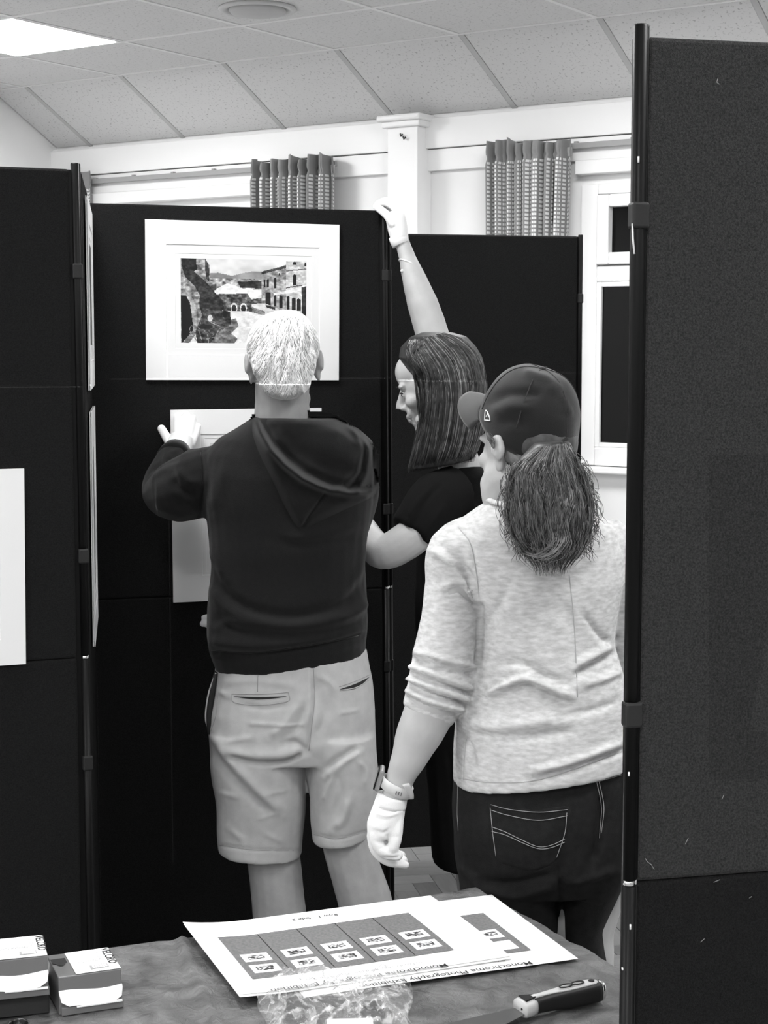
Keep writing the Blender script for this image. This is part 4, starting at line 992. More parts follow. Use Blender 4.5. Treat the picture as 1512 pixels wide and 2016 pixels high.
    hm = folds(hm, [([(412, 1120), (430, 1150), (455, 1180), (510, 1205), (590, 1212), (680, 1185), (718, 1140)], 11, -.008), ([(415, 1150), (440, 1190), (500, 1222), (590, 1232), (690, 1208), (722, 1175)], 12, .009), ([(411, 1215), (470, 1240), (560, 1252), (650, 1245), (722, 1225)], 10, -.006),
                    ([(410, 1285), (500, 1290), (620, 1275), (724, 1250)], 7, -.010), ([(408, 1262), (500, 1272), (620, 1258), (724, 1232)], 10, .006), ([(420, 1235), (455, 1225), (500, 1240)], 9, .005),
                    ([(412, 1080), (430, 1110), (440, 1140)], 9, .006), ([(720, 1070), (712, 1110), (700, 1150)], 9, .006), ([(725, 1180), (700, 1205), (660, 1222)], 8, .005),
                    ([(394, 880), (399, 940), (395, 1000), (388, 1030)], 4, -.005), ([(300, 930), (325, 910), (345, 905)], 6, -.006), ([(340, 935), (350, 960), (385, 980)], 8, -.006), ([(345, 920), (372, 945), (396, 950)], 8, .006), ([(300, 990), (330, 1010), (370, 1020)], 8, .004),
                    ([(335, 895), (365, 880), (392, 872)], 6, .004), ([(292, 955), (305, 935), (330, 918)], 6, .005), ([(450, 900), (430, 960), (420, 1010)], 14, .004), ([(560, 1060), (640, 1050), (710, 1030)], 10, .005), ([(540, 1060), (600, 1075), (700, 1060)], 10, -.004)])
    hoodie = from_mesh('hoodie', hm, M_hood, t); bv = bvh_of([hoodie])
    # hem band, cuff and seams
    for k in range(2):
        on_surface('seam', bv, [(394, 880), (399, 940), (395, 1000), (388, 1030)], .0009, M_rib, hoodie, .0004)
    on_surface('hem_seam', bv, [(416, 1280), (500, 1285), (620, 1268), (723, 1248)], .0012, M_rib, hoodie, .0004)
    cw = P(346, 894, 4.09); ca = nrm(P(352, 880, 4.13)-P(338, 915, 4.05))
    v, fc = tubev([cw-ca*.028, cw-ca*.01, cw+ca*.012], [.044, .0415, .036], 24); mk('cuff', v, fc, M_rib, hoodie, True)
    # hood lying on the back
    rim = np.array([(503, 824), (512, 850), (532, 885), (560, 915), (596, 943), (625, 957), (650, 966), (690, 972), (722, 972), (737, 966)], float)
    rimR = np.array([(690, 838), (715, 862), (730, 895), (735, 930), (737, 966)], float)
    seam = np.array([(640, 972), (612, 1012), (590, 1044)], float); f2 = np.array([(700, 846), (712, 880), (700, 930), (668, 962)], float); f3 = np.array([(715, 850), (726, 885), (722, 930), (705, 965)], float)
    inner = np.array([(540, 850), (580, 890), (640, 920), (690, 935)], float)
    def hh(x, y, d):
        pt = np.array([[x, y]], float); e = lambda ln, w: float(np.exp(-(seg_dist(pt, ln)[0]/w)**2))
        h = .024*sstep(d/26)-.004+.010*sstep((d-10)/50)
        h += .026*e(rim, 7)*sstep(d/6+.4)-.018*e(rim+np.array([7, -15]), 9)*sstep(d/20)+.016*e(rimR, 8)-.009*e(seam, 3.5)+.010*e(f2, 8)-.008*e((f2+f3)/2, 5)+.011*e(f3, 6)
        h += -.014*e(inner, 20)*sstep(d/30)+.006*e(np.array([(560, 840), (610, 850), (660, 850)]), 14)+.005*math.sin(x*.06+y*.03)*sstep(d/40)*.6
        return h*sstep((d+4)/14)-.002
    pad_px('hood', bv, [(497, 819), (488, 848), (500, 890), (524, 940), (553, 1000), (587, 1051), (625, 1038), (680, 1012), (726, 990), (740, 966), (744, 925), (740, 888), (717, 858), (684, 833), (652, 816), (600, 811), (545, 811)], hh, M_hood, hoodie, 2.6, 3.70)
    # --- shorts
    M_short = mat('pale_chino', .41, .85, .2, bump=(900, .12), var=(40, .93, 1.06)); M_shd = mat('chino_stitch', .30, .85)
    M_pk = mat('pocket_lining_dark', .02, .9)
    pel = [(424, 1305, 722, 1275, 3.735, .112), (417, 1350, 733, 1335, 3.733, .120), (410, 1400, 740, 1395, 3.73, .126), (411, 1450, 740, 1450, 3.73, .128), (414, 1488, 740, 1488, 3.73, .118)]
    lg = [(411, 1440, 606, 1440, 3.725, .11), (415, 1500, 606, 1498, 3.725, .112), (424, 1560, 603, 1560, 3.725, .104), (428, 1620, 599, 1622, 3.725, .098), (430, 1672, 593, 1684, 3.725, .096)]
    rl = [(600, 1440, 740, 1440, 3.715, .11), (607, 1500, 743, 1495, 3.71, .11), (610, 1555, 746, 1545, 3.705, .103), (613, 1610, 738, 1600, 3.70, .096), (617, 1652, 724, 1645, 3.70, .092)]
    sm = fuse([body_loft(pel, 2.3), body_loft(lg), body_loft(rl)], .0045, 5); sm = jitter(sm, 30, .0016, 9)
    sm = folds(sm, [([(450, 1489), (499, 1501), (559, 1501), (596, 1484)], 5, -.009), ([(445, 1478), (499, 1487), (559, 1486), (590, 1474)], 9, .008), ([(556, 1466), (582, 1462), (606, 1482)], 6, -.010), ([(615, 1312), (618, 1369), (612, 1428), (606, 1480)], 4, -.005), ([(610, 1320), (611, 1369), (604, 1428)], 5, .003),
                    ([(419, 1443), (454, 1497), (514, 1562), (558, 1601)], 10, .008), ([(416, 1470), (440, 1510), (490, 1562), (530, 1600)], 9, -.006), ([(588, 1384), (559, 1428), (529, 1452)], 8, .005), ([(600, 1390), (585, 1430), (560, 1455)], 6, -.005),
                    ([(707, 1470), (663, 1497), (636, 1518)], 7, -.007), ([(712, 1478), (670, 1505), (640, 1530)], 6, .006), ([(669, 1509), (648, 1547), (636, 1577)], 5, .005), ([(686, 1568), (678, 1607), (657, 1634)], 8, .008), ([(705, 1497), (719, 1518), (716, 1548)], 5, .006), ([(660, 1520), (670, 1560), (660, 1600)], 7, -.005),
                    ([(514, 1565), (565, 1556)], 4, .003), ([(508, 1613), (547, 1601)], 4, .003), ([(430, 1560), (470, 1570)], 5, .003), ([(440, 1460), (500, 1452)], 5, .003), ([(490, 1424), (560, 1428), (600, 1426)], 3, .003), ([(478, 1388), (520, 1395), (565, 1388)], 6, -.003),
                    ([(430, 1360), (450, 1370)], 5, .004), ([(668, 1405), (706, 1398)], 4, .003), ([(625, 1330), (650, 1345), (660, 1365)], 6, .005), ([(620, 1340), (640, 1400), (625, 1450)], 9, -.005), ([(440, 1345), (500, 1340), (580, 1350)], 7, .003), ([(520, 1640), (560, 1660)], 5, .003), ([(450, 1630), (480, 1655)], 6, .003),
                    ([(430, 1664), (500, 1673), (593, 1675)], 2.5, -.003), ([(617, 1643), (665, 1651), (722, 1637)], 2.5, -.003)])
    sh = from_mesh('shorts', sm, M_short, t); bv = bvh_of([sh])
    for ln in ([(456, 1366), (510, 1367), (568, 1363)], [(456, 1366), (462, 1383), (510, 1388), (566, 1381), (568, 1363)], [(432, 1664), (500, 1673), (592, 1675)], [(618, 1643), (665, 1651), (722, 1637)], [(617, 1312), (620, 1369), (614, 1428), (608, 1478)], [(429, 1330), (426, 1400), (415, 1440)], [(508, 1320), (507, 1362)]):
        on_surface('stitching', bv, ln, .0007, M_shd, sh, .0006)
    def slit(pts, wid):
        c = catmull([np.array([x, y, 0.]) for x, y in pts], 6); top = [cast(bv, p[0], p[1], 3.62) for p in c]; m_ = len(c)
        bot = [cast(bv, p[0], p[1]+wid*math.sin(math.pi*i/(m_-1))+.6, 3.62) for i, p in enumerate(c)]
        V = [p-nrm(p-CAM)*.0012 for p in top+bot]; V += [v+nrm(v-CAM)*.004 for v in V]; n = m_
        Fc = [(i, n+i, n+i+1, i+1) for i in range(n-1)]+[(2*n+i, 2*n+i+1, 3*n+i+1, 3*n+i) for i in range(n-1)]
        mk('pocket_slit', V, Fc, M_pk, sh)
    slit([(460, 1371), (510, 1372), (564, 1371)], 4.5); slit([(669, 1357), (700, 1346), (727, 1333)], 9)
    on_surface('stitching', bv, [(668, 1352), (700, 1341), (727, 1329)], .0007, M_shd, sh); on_surface('pocket_edge', bv, [(669, 1359), (700, 1354), (726, 1340)], .0014, M_short, sh)
    # gaping side pocket on the left hip
    v, fc = loftv([ringp(x0, y, x1, y, 3.70, .03, n=14) for x0, x1, y in ((422, 430, 1322), (412, 428, 1355), (406, 424, 1390), (405, 420, 1415), (410, 418, 1440))]); mk('side_pocket', v, fc, M_pk, sh, True)
    v, fc = tubev(catmull([P(425, 1325, 3.675), P(412, 1360, 3.675), (P(406, 1392, 3.675)), P(405, 1418, 3.675), P(412, 1440, 3.68)], 5), .0018, 8); mk('pocket_edge', v, fc, M_short, sh, True)
    # --- gloves
    gl = hand_parts([limb([(347, 900, 4.10, .030), (353, 880, 4.135, .033), (358, 862, 4.152, .030)])], [
        [(352, 868, 4.15, .0115), (349, 845, 4.158, .0105), (349, 829, 4.163, .0098), (349, 821, 4.165, .009)], [(361, 864, 4.15, .0115), (364, 840, 4.158, .0105), (366, 825, 4.163, .0098), (367, 817, 4.165, .009)],
        [(371, 866, 4.15, .011), (377, 843, 4.158, .010), (379, 829, 4.163, .0095), (380, 823, 4.165, .009)], [(378, 874, 4.15, .010), (386, 855, 4.158, .009), (389, 844, 4.163, .0085), (390, 839, 4.165, .008)],
        [(345, 888, 4.125, .014), (335, 873, 4.14, .0125), (325, 856, 4.15, .0115), (318, 844, 4.155, .0105)]])
    gm = fuse(gl, .0026, 2); gm = folds(gm, [([(332, 884), (350, 890), (372, 888)], 2.5, -.0015), ([(330, 878), (350, 884), (375, 882)], 2.5, .0015), ([(333, 893), (350, 897), (368, 895)], 2.5, -.0015)])
    from_mesh('glove', gm, M_glove, t)
    gl = hand_parts([limb([(470, 1206, 4.12, .028), (450, 1213, 4.135, .030), (434, 1217, 4.145, .026)])], [
        [(438, 1214, 4.145, .0105), (424, 1214, 4.15, .010), (410, 1215, 4.155, .0090), (401, 1216, 4.158, .0072)], [(438, 1222, 4.145, .011), (422, 1225, 4.15, .010), (408, 1227, 4.153, .0095), (399, 1228, 4.155, .0082)],
        [(440, 1230, 4.145, .0105), (426, 1235, 4.15, .0095), (417, 1236, 4.155, .009), (413, 1236, 4.155, .008)], [(445, 1235, 4.145, .009), (433, 1241, 4.15, .0085), (425, 1243, 4.15, .008), (420, 1244, 4.15, .0075)], [(460, 1204, 4.13, .012), (448, 1196, 4.15, .011), (436, 1192, 4.16, .010), (428, 1190, 4.165, .009)]])
    from_mesh('glove', fuse(gl, .003, 4), M_glove, t)
man()
# ================================================================ THE WOMAN IN BLACK
def woman_black():
    g = P(960, 1980, 4.12); g[2] = 0
    t = empty('person', g, 'dark-haired person in a black dress reaching up to the corner of the middle board', 'person', 'people hanging the prints')
    C = P(859, 754, 4.10); pt = math.radians(20); f, r_, u = head_frame((-math.cos(pt)*.985, .17*math.cos(pt), -math.sin(pt)))
    parts, q = head_parts(C, f, r_, u, .96, .2)
    parts.append(limb3([(q(0, -.03, -.06), .052), (P(893, 868, 4.115), .050), (P(905, 920, 4.12), .054), (P(920, 960, 4.13), .065)]))
    parts.append(body_loft([(860, 950, 1000, 945, 4.14, .06), (835, 1000, 1015, 1000, 4.14, .08), (840, 1200, 1020, 1200, 4.13, .08), (850, 1450, 1040, 1450, 4.13, .09), (870, 1560, 1050, 1560, 4.13, .08)]))
    # raised right arm
    parts.append(limb([(945, 975, 4.18, .05), (915, 860, 4.24, .047), (873, 735, 4.26, .042), (850, 655, 4.275, .0425), (832, 598, 4.285, .040), (815, 548, 4.30, .031), (802, 508, 4.315, .0215), (795, 486, 4.325, .0195), (787, 465, 4.33, .020)], 18))
    # lowered left arm, bent at the elbow
    parts.append(limb([(880, 975, 4.02, .05), (830, 1040, 3.975, .047), (785, 1075, 3.96, .045), (752, 1088, 3.965, .041), (733, 1070, 3.99, .038), (705, 1030, 4.06, .034), (665, 1000, 4.13, .025), (650, 992, 4.145, .022)], 18))
    for x in (935, 1010): parts.append(limb([(x, 1540, 4.13, .075), (x+2, 1650, 4.13, .058), (x+4, 1760, 4.13, .05), (x+5, 1860, 4.14, .045), (x+6, 1945, 4.14, .034), (x+6, 1985, 4.13, .034)]))
    body = from_mesh('body', jitter(fuse(parts, .0040, 4), 70, .0004, 3), M_skin2, t)
    for s_ in (-1, 1):
        eye(q, s_, .96, body)
        # brow and lashes
        br = [q(s_*x, y, z) for x, y, z in ((.014, .0955, .0175), (.026, .0965, .0225), (.038, .0895, .0215), (.047, .079, .0165))]
        v, fc = tubev(catmull(br, 4), .0020, 6); mk('eyebrow', v, fc, mat('dark_brow', .03, .7), body, True)
        la = [q(s_*x, y, z) for x, y, z in ((.020, .0895, .0045), (.031, .0925, .0055), (.042, .0845, .0025))]
        v, fc = tubev(catmull(la, 4), .0013, 6); mk('eyelash', v, fc, mat('dark_brow', .03, .7), body, True)
    v, fc = tubev(catmull([q(-.022, .088, -.0635), q(-.010, .099, -.0625), q(0, .102, -.0630), q(.010, .099, -.0625), q(.022, .088, -.0635)], 4), [.0012]*17, 6); mk('mouth_line', v, fc, mat('lip_shadow', .12, .6), body, True)
    # --- hair: straight bob
    rows = [(832, 654, 888, 654, 4.09, .04), (808, 663, 918, 662, 4.09, .078), (788, 684, 937, 682, 4.085, .100), (785, 704, 949, 702, 4.085, .112), (800, 727, 955, 726, 4.085, .114), (820, 750, 958, 748, 4.085, .114), (823, 780, 959, 776, 4.085, .112), (824, 815, 958, 812, 4.085, .108), (819, 855, 953, 850, 4.085, .104), (810, 895, 943, 885, 4.085, .100), (803, 924, 932, 902, 4.085, .094)]
    hm = fuse([body_loft(rows, 2.1)], .004, 3)
    rg = np.random.default_rng(11); LB = catmull([np.array(p+(0.,)) for p in ((808, 668), (800, 692), (812, 720), (824, 750), (827, 800), (820, 850), (810, 895), (801, 926))], 8); RB = catmull([np.array(p+(0.,)) for p in ((872, 655), (902, 663), (928, 682), (948, 712), (958, 755), (957, 805), (950, 855), (934, 903))], 8)
    def hp(s, tt):
        i = tt*(len(LB)-1); k = min(int(i), len(LB)-2); fr = i-k; a = LB[k]*(1-fr)+LB[k+1]*fr; b = RB[k]*(1-fr)+RB[k+1]*fr; return a*(1-s)+b*s
    fl = []
    for k in range(30):
        s = rg.uniform(.03, .97); t0, t1 = rg.uniform(0, .3), rg.uniform(.6, 1); fl.append(([tuple(hp(s+.02*math.sin(6*x), x)[:2]) for x in np.linspace(t0, t1, 6)], 2.6, rg.choice([-.003, .0028])))
    hm = folds(hm, fl)
    M_hb = hair_mat('dark_brown_hair', .008, .03, .55)
    hair = from_mesh('hair', hm, M_hb, t); bv = bvh_of([hair]); lines = []; pale = []
    for k in range(1100):
        s = rg.uniform(.0, 1.0); t0 = rg.uniform(0, .55); t1 = min(1.03, t0+rg.uniform(.35, .8)); ph = rg.uniform(0, 6.3); pts = []; lift = rg.uniform(.0008, .004)
        for i in range(10):
            tt = t0+(t1-t0)*i/9; p2 = hp(s+.012*math.sin(ph+tt*5), min(tt, 1)); p = cast(bv, p2[0], p2[1]+max(0, tt-1)*180)
            if p is None: p = P(p2[0], p2[1]+max(0, tt-1)*180, 4.045)
            pts.append(p-nrm(p-CAM)*lift)
        (pale if (rg.random() < .07+.30*(s > .45)*(t1 > .95) or (rg.random() < .15 and t0 < .10)) else lines).append(pts)
    # fringe swept back from the parting over the temple
    for k in range(120):
        a = rg.uniform(0, 1); p0 = np.array([838-18*a+rg.normal()*3, 672+10*a, 0]); p1 = np.array([802+8*rg.random(), 695+12*a, 0]); p2 = np.array([812+12*rg.random(), 722+18*a, 0]); p3 = np.array([824+6*rg.random(), 770+60*rg.random(), 0])
        pts = [cast(bv, c[0], c[1], 4.03) for c in catmull([p0, p1, p2, p3], 4)]; lines.append([p-nrm(p-CAM)*.003 for p in pts])
    strands('hair_strand', lines, .0009, hair_mat('brown_strand', .02, .07, .3), hair)
    if pale: strands('hair_highlight', pale, .0009, hair_mat('lighter_strand', .12, .30, .35), hair)
    # --- dress
    M_dr = mat('black_jersey', .0055, .9, .15, bump=(500, .2))
    rows = [(868, 918, 958, 918, 4.125, .058), (845, 938, 995, 934, 4.125, .080), (826, 962, 1022, 960, 4.125, .098), (820, 1000, 1034, 1000, 4.125, .108), (822, 1060, 1040, 1060, 4.125, .112), (818, 1130, 1040, 1130, 4.125, .112), (816, 1200, 1038, 1200, 4.125, .110), (820, 1290, 1044, 1290, 4.125, .112),
            (828, 1400, 1058, 1400, 4.125, .128), (838, 1500, 1072, 1500, 4.125, .146), (845, 1600, 1082, 1600, 4.125, .160), (851, 1692, 1090, 1692, 4.125, .172)]
    parts = [body_loft(rows, 2.15), limb([(900, 965, 4.05, .065), (862, 985, 4.01, .070), (836, 1020, 3.985, .066), (811, 1051, 3.97, .060)], 20), limb([(950, 985, 4.17, .065), (940, 930, 4.21, .065), (922, 880, 4.235, .06)], 18)]
    dm = jitter(fuse(parts, .0052, 6), 25, .002, 6)
    dm = folds(dm, [([(850, 960), (815, 1000), (800, 1035)], 6, .006), ([(870, 950), (838, 985), (815, 1040)], 7, -.006), ([(880, 990), (850, 1030), (830, 1075)], 8, .005), ([(800, 1012), (822, 1050), (838, 1080)], 4, -.004), ([(840, 1100), (850, 1200), (845, 1300)], 10, .004), ([(858, 1500), (866, 1600), (872, 1690)], 9, .006), ([(885, 1480), (892, 1600), (898, 1720)], 8, -.006)])
    dress = from_mesh('dress', dm, M_dr, t)
    # --- gloves: the right one over the board's top corner
    gl = hand_parts([limb([(789, 478, 4.326, .021), (784, 455, 4.328, .026), (780, 432, 4.33, .027), (779, 422, 4.335, .024)], 16)], [
        [(773, 440, 4.312, .0125), (763, 425, 4.310, .011), (752, 415, 4.318, .0105), (741, 407, 4.328, .0095)],
        [(783, 418, 4.335, .0115), (774, 406, 4.340, .011), (759, 399, 4.350, .0105), (745, 402, 4.352, .0095)], [(784, 416, 4.350, .0115), (776, 403, 4.358, .011), (759, 396, 4.366, .0105), (744, 402, 4.37, .0095)],
        [(785, 420, 4.365, .011), (777, 408, 4.373, .010), (762, 402, 4.38, .0095), (750, 408, 4.385, .009)], [(785, 428, 4.375, .010), (778, 418, 4.385, .009), (766, 413, 4.392, .0085), (757, 418, 4.395, .008)]])
    gm = fuse(gl, .0024, 2); gm = folds(gm, [([(772, 440), (780, 458), (786, 472)], 2.2, .0016), ([(765, 433), (772, 430)], 2, -.0015), ([(777, 420), (782, 430)], 2, -.0015), ([(776, 474), (798, 466)], 2, -.002), ([(776, 448), (790, 446)], 3, -.001)])
    glove = from_mesh('glove', gm, M_glove, t)
    ca, cb = P(781, 463, 4.328), P(789, 481, 4.326); ax = nrm(cb-ca)
    v, fc = tubev([ca, ca+ax*.012, cb, cb+ax*.001], [.0225, .0235, .0235, .021], 24); mk('glove_cuff', v, fc, M_glove, glove, True)
    gl = hand_parts([limb([(668, 1002, 4.12, .024), (648, 992, 4.14, .028), (632, 986, 4.15, .024)], 14)], [[(632+a, 980+b*9, 4.15, .0105), (618+a, 976+b*9, 4.155, .0095), (606+a, 975+b*9, 4.158, .009)] for a, b in ((0, 0), (-3, 1), (-1, 2), (4, 3))]+[[(655, 985, 4.14, .012), (645, 970, 4.15, .011), (636, 960, 4.155, .0095)]])
    from_mesh('glove', fuse(gl, .003, 4), M_glove, t)
    # cord bracelet on the raised wrist
    bc = P(805.5, 521, 4.31); ba = nrm(P(802, 508, 4.315)-P(812, 540, 4.305)+EX*.010+EZ*.0); h1 = nrm(np.cross(ba, EY)); h2 = np.cross(ba, h1)
    lp = [bc+h1*.0245*math.cos(a)+h2*.0245*math.sin(a)+ba*.014*math.cos(a) for a in np.linspace(0, 2*math.pi, 30)]
    br = tube('bracelet', lp, .0022, mat('pale_cord', .75, .6), 8, t); mk('knot', *ell(P(791.5, 533, 4.29), (.0042, .0042, .0042), nu=12, nv=8), mat('pale_cord', .75, .6), br, True)
    for x in (940, 1015):
        h = P(x, 1990, 4.15); h[2] = 0; shoe(t, h+EX*.05, (-1, .1, 0), mat('black_flat_shoe', .01, .4), .24, .04)
woman_black()
# ================================================================ THE WOMAN IN THE CAP
def sweater_mat():
    m = mat('heather_grey_knit', .6, .9, .15, bump=(1100, .15)); nt = m.node_tree; b = nt.nodes['Principled BSDF']; tc = nt.nodes['Texture Coordinate']
    mp = nt.nodes.new('ShaderNodeMapping'); mp.inputs['Scale'].default_value = (60, 60, 170); nt.links.new(tc.outputs['Object'], mp.inputs[0])
    n = nt.nodes.new('ShaderNodeTexNoise'); n.inputs['Scale'].default_value = 1; n.inputs['Detail'].default_value = 5; nt.links.new(mp.outputs[0], n.inputs['Vector'])
    r = nt.nodes.new('ShaderNodeMapRange'); r.inputs[1].default_value = .3; r.inputs[2].default_value = .72; r.inputs[3].default_value = .46; r.inputs[4].default_value = .70
    nt.links.new(n.outputs[0], r.inputs[0]); nt.links.new(r.outputs[0], b.inputs['Base Color']); return m
def woman_cap():
    g = P(1080, 2500, 2.84); g[2] = 0
    t = empty('person', g, 'person in a dark baseball cap, heather grey top and jeans, with a long ponytail', 'person', 'people hanging the prints')
    D = 2.83
    C = P(1037, 882, 2.805); f, r_, u = head_frame((-.56, .82, -.06), .03)
    parts, q = head_parts(C, f, r_, u, .87, 1.15)
    parts.append(limb3([(q(0, -.03, -.05), .056), (P(1008, 945, 2.815), .052), (P(1015, 985, 2.825), .056), (P(1035, 1030, 2.84), .07)]))
    parts.append(body_loft([(920, 1040, 1180, 1030, D, .07), (930, 1110, 1205, 1100, D, .09), (955, 1210, 1200, 1205, D, .09), (930, 1330, 1205, 1325, D, .09), (915, 1470, 1235, 1450, D, .10), (915, 1600, 1245, 1590, 2.84, .10), (930, 1700, 1225, 1700, 2.84, .095)]))
    parts.append(limb([(925, 1080, 2.82, .05), (893, 1160, 2.81, .046), (886, 1250, 2.80, .046), (874, 1330, 2.785, .045), (848, 1395, 2.775, .0440), (825, 1445, 2.77, .0395), (806, 1490, 2.765, .0310), (790, 1528, 2.765, .0245), (781, 1556, 2.765, .0225), (774, 1580, 2.77, .022)], 20))
    parts.append(limb([(1200, 1090, 2.84, .05), (1232, 1180, 2.87, .045), (1243, 1285, 2.90, .042), (1240, 1340, 3.02, .036), (1240, 1360, 3.10, .026)], 16))
    for xs in ([(1000, 1660), (1003, 1760), (1006, 1900), (1010, 2050), (1014, 2250), (1016, 2430), (1016, 2520)], [(1165, 1660), (1158, 1740), (1142, 1820), (1148, 1900), (1152, 2050), (1152, 2250), (1152, 2430), (1152, 2520)]):
        rr = np.interp(np.linspace(0, 1, len(xs)), [0, .3, .5, .7, .9, 1], [.075, .062, .05, .048, .034, .036]); parts.append(limb([(x, y, 2.84, float(r0_)) for (x, y), r0_ in zip(xs, rr)]))
    body = from_mesh('body', jitter(fuse(parts, .0040, 4), 60, .0005, 3), M_skin2, t)
    for s_ in (-1, 1): eye(q, s_, .87, body)
    for x in (1016, 1152):
        h = P(x, 2540, 2.78); h[2] = 0; shoe(t, h, (-.4, 1, 0), mat('grey_trainer', .3, .5), .24, .042)
    # --- hair under the cap and the ponytail
    M_hp = hair_mat('brown_wavy_hair', .02, .07, .45)
    E = lambda c, rad: ell(q(*c), rad, r_, f, u)
    hm = fuse([E((0, -.026, .010), (.0675, .080, .066)), E((0, -.055, -.022), (.056, .050, .052)), E((-.03, -.052, -.035), (.033, .042, .042)), E((.03, -.052, -.035), (.033, .042, .042))], .0035, 4)
    hair = from_mesh('hair', hm, M_hp, t); bvh_ = bvh_of([hair])
    rows = [(1052, 872, 1122, 868, 2.700, .030), (1020, 905, 1135, 900, 2.695, .036), (1003, 945, 1148, 940, 2.69, .040), (999, 990, 1158, 985, 2.685, .042), (1001, 1030, 1160, 1025, 2.683, .042), (1014, 1062, 1150, 1058, 2.683, .036), (1040, 1084, 1130, 1080, 2.685, .024), (1066, 1098, 1108, 1096, 2.69, .008)]
    pm = fuse([body_loft(rows, 2.0)], .0038, 4); rg = np.random.default_rng(3)
    LB = catmull([np.array(p+(0.,)) for p in ((1060, 880), (1012, 920), (1001, 965), (1000, 1010), (1010, 1055), (1030, 1090), (1052, 1122))], 8); RB = catmull([np.array(p+(0.,)) for p in ((1118, 872), (1140, 910), (1155, 955), (1164, 1000), (1160, 1045), (1146, 1085), (1118, 1120))], 8)
    def hp(s, tt):
        i = min(tt, 1)*(len(LB)-1); k = min(int(i), len(LB)-2); fr = i-k; a = LB[k]*(1-fr)+LB[k+1]*fr; b = RB[k]*(1-fr)+RB[k+1]*fr; return a*(1-s)+b*s
    fl = []
    for k in range(34):
        s = rg.uniform(.03, .97); t0, t1 = rg.uniform(0, .4), rg.uniform(.6, 1); ph = rg.uniform(0, 6)
        fl.append(([tuple(hp(s+.05*math.sin(ph+5*x), x)[:2]) for x in np.linspace(t0, t1, 7)], 4.0, rg.choice([-.004, .0035])))
    pm = folds(pm, fl); tail = from_mesh('ponytail', pm, M_hp, t); bvp = bvh_of([tail]); dark = []; pale = []
    for k in range(3000):
        s = rg.uniform(0, 1); t0 = rg.uniform(0, .6); t1 = t0+rg.uniform(.2, .55); t1 = t1 if t1 < .93 else rg.uniform(.86, 1.10); ph, am = rg.uniform(0, 6.3), rg.uniform(.01, .06); pts = []; lift = rg.uniform(.001, .009)
        for i in range(12):
            tt = t0+(t1-t0)*i/11; p2 = hp(s+am*math.sin(ph+tt*rg.uniform(8.5, 9)), tt); yy = p2[1]+max(0, tt-1)*150; p = cast(bvp, p2[0], yy)
            if p is None: p = P(p2[0], yy, 2.672)
            pts.append(p-nrm(p-CAM)*lift*math.sin(.4+2.5*i/11))
        (pale if rg.random() < .5 else dark).append(pts)
    for k in range(260):      # fly-away wisps
        s = rg.choice([rg.uniform(-.05, .1), rg.uniform(.85, 1.08)]); t0 = rg.uniform(.05, .8); sg = 1 if s > .5 else -1; p0 = hp(s, t0); a = rg.uniform(10, 30)*(1.0 if sg > 0 else .35); pts = []
        for i in range(9):
            tt = i/8; x = p0[0]+sg*a*tt*(1-.35*tt)+3*math.sin(6*tt+k); y = p0[1]+rg.uniform(30, 32)*tt*(1-.6*tt*(k % 3 == 0)); pts.append(P(x, y, 2.682-.01*tt))
        dark.append(pts)
    curl = [(1110, 985), (1098, 1030), (1105, 1060), (1090, 1085), (1068, 1095), (1050, 1090)]
    for k in range(40):
        o = rg.normal(size=2)*np.array([11, 7]); pts = [P(c[0]+o[0], c[1]+o[1], 2.636) for c in catmull([np.array([x, y, 0.]) for x, y in curl], 4)]; pale.append(pts)
    for k in range(420):      # loose waves beyond the tail's outline
        s = rg.uniform(-.06, 1.06); t0 = rg.uniform(.1, .6); t1 = t0+rg.uniform(.3, .48); ph, am = rg.uniform(0, 6.3), rg.uniform(.05, .11); pts = []
        for i in range(14):
            tt = t0+(t1-t0)*i/13; p2 = hp(s+am*math.sin(ph+tt*12), min(tt, 1)); pts.append(P(p2[0], p2[1]+max(0, tt-1)*120, 2.641+.03*abs(s-.5)*2))
        (pale if k % 3 else dark).append(pts)
    for k in range(260):      # hair combed back from the ear under the cap
        a = rg.uniform(0, 1); p0 = np.array([958+14*a+rg.normal()*2, 852+28*a, 0]); p3 = np.array([1040+40*rg.random(), 905+22*rg.random(), 0]); p1 = p0*.65+p3*.35+np.array([0, 14, 0]); p2 = p0*.3+p3*.7+np.array([0, 10, 0]); pts = [cast(bvh_, c[0], c[1], 2.73) for c in catmull([p0, p1, p2, p3], 3)]
        pale.append([p-nrm(p-CAM)*.0025 for p in pts])
    strands('hair_strand', dark, .0006, hair_mat('brown_strand_dark', .03, .10, .35), tail); strands('hair_strand', pale, .00055, hair_mat('brown_strand_pale', .09, .26, .4), tail)
    # --- baseball cap
    M_cap = mat('dark_cap_cloth', .008, .75, .25, sheen=.25, bump=(900, .2)); M_capd = mat('cap_stitch', .035, .8); M_brim = mat('cap_brim_cloth', .03, .8, .2, sheen=.3, bump=(900, .2))
    cu = nrm(u*.985-f*.17*-1); cu = nrm(u-f*.38); cf = nrm(f-cu*(f@cu)); cr = np.cross(cf, cu); cc = P(1040, 846, 2.805)
    V = []; Fc = []; n, m_ = 64, 26
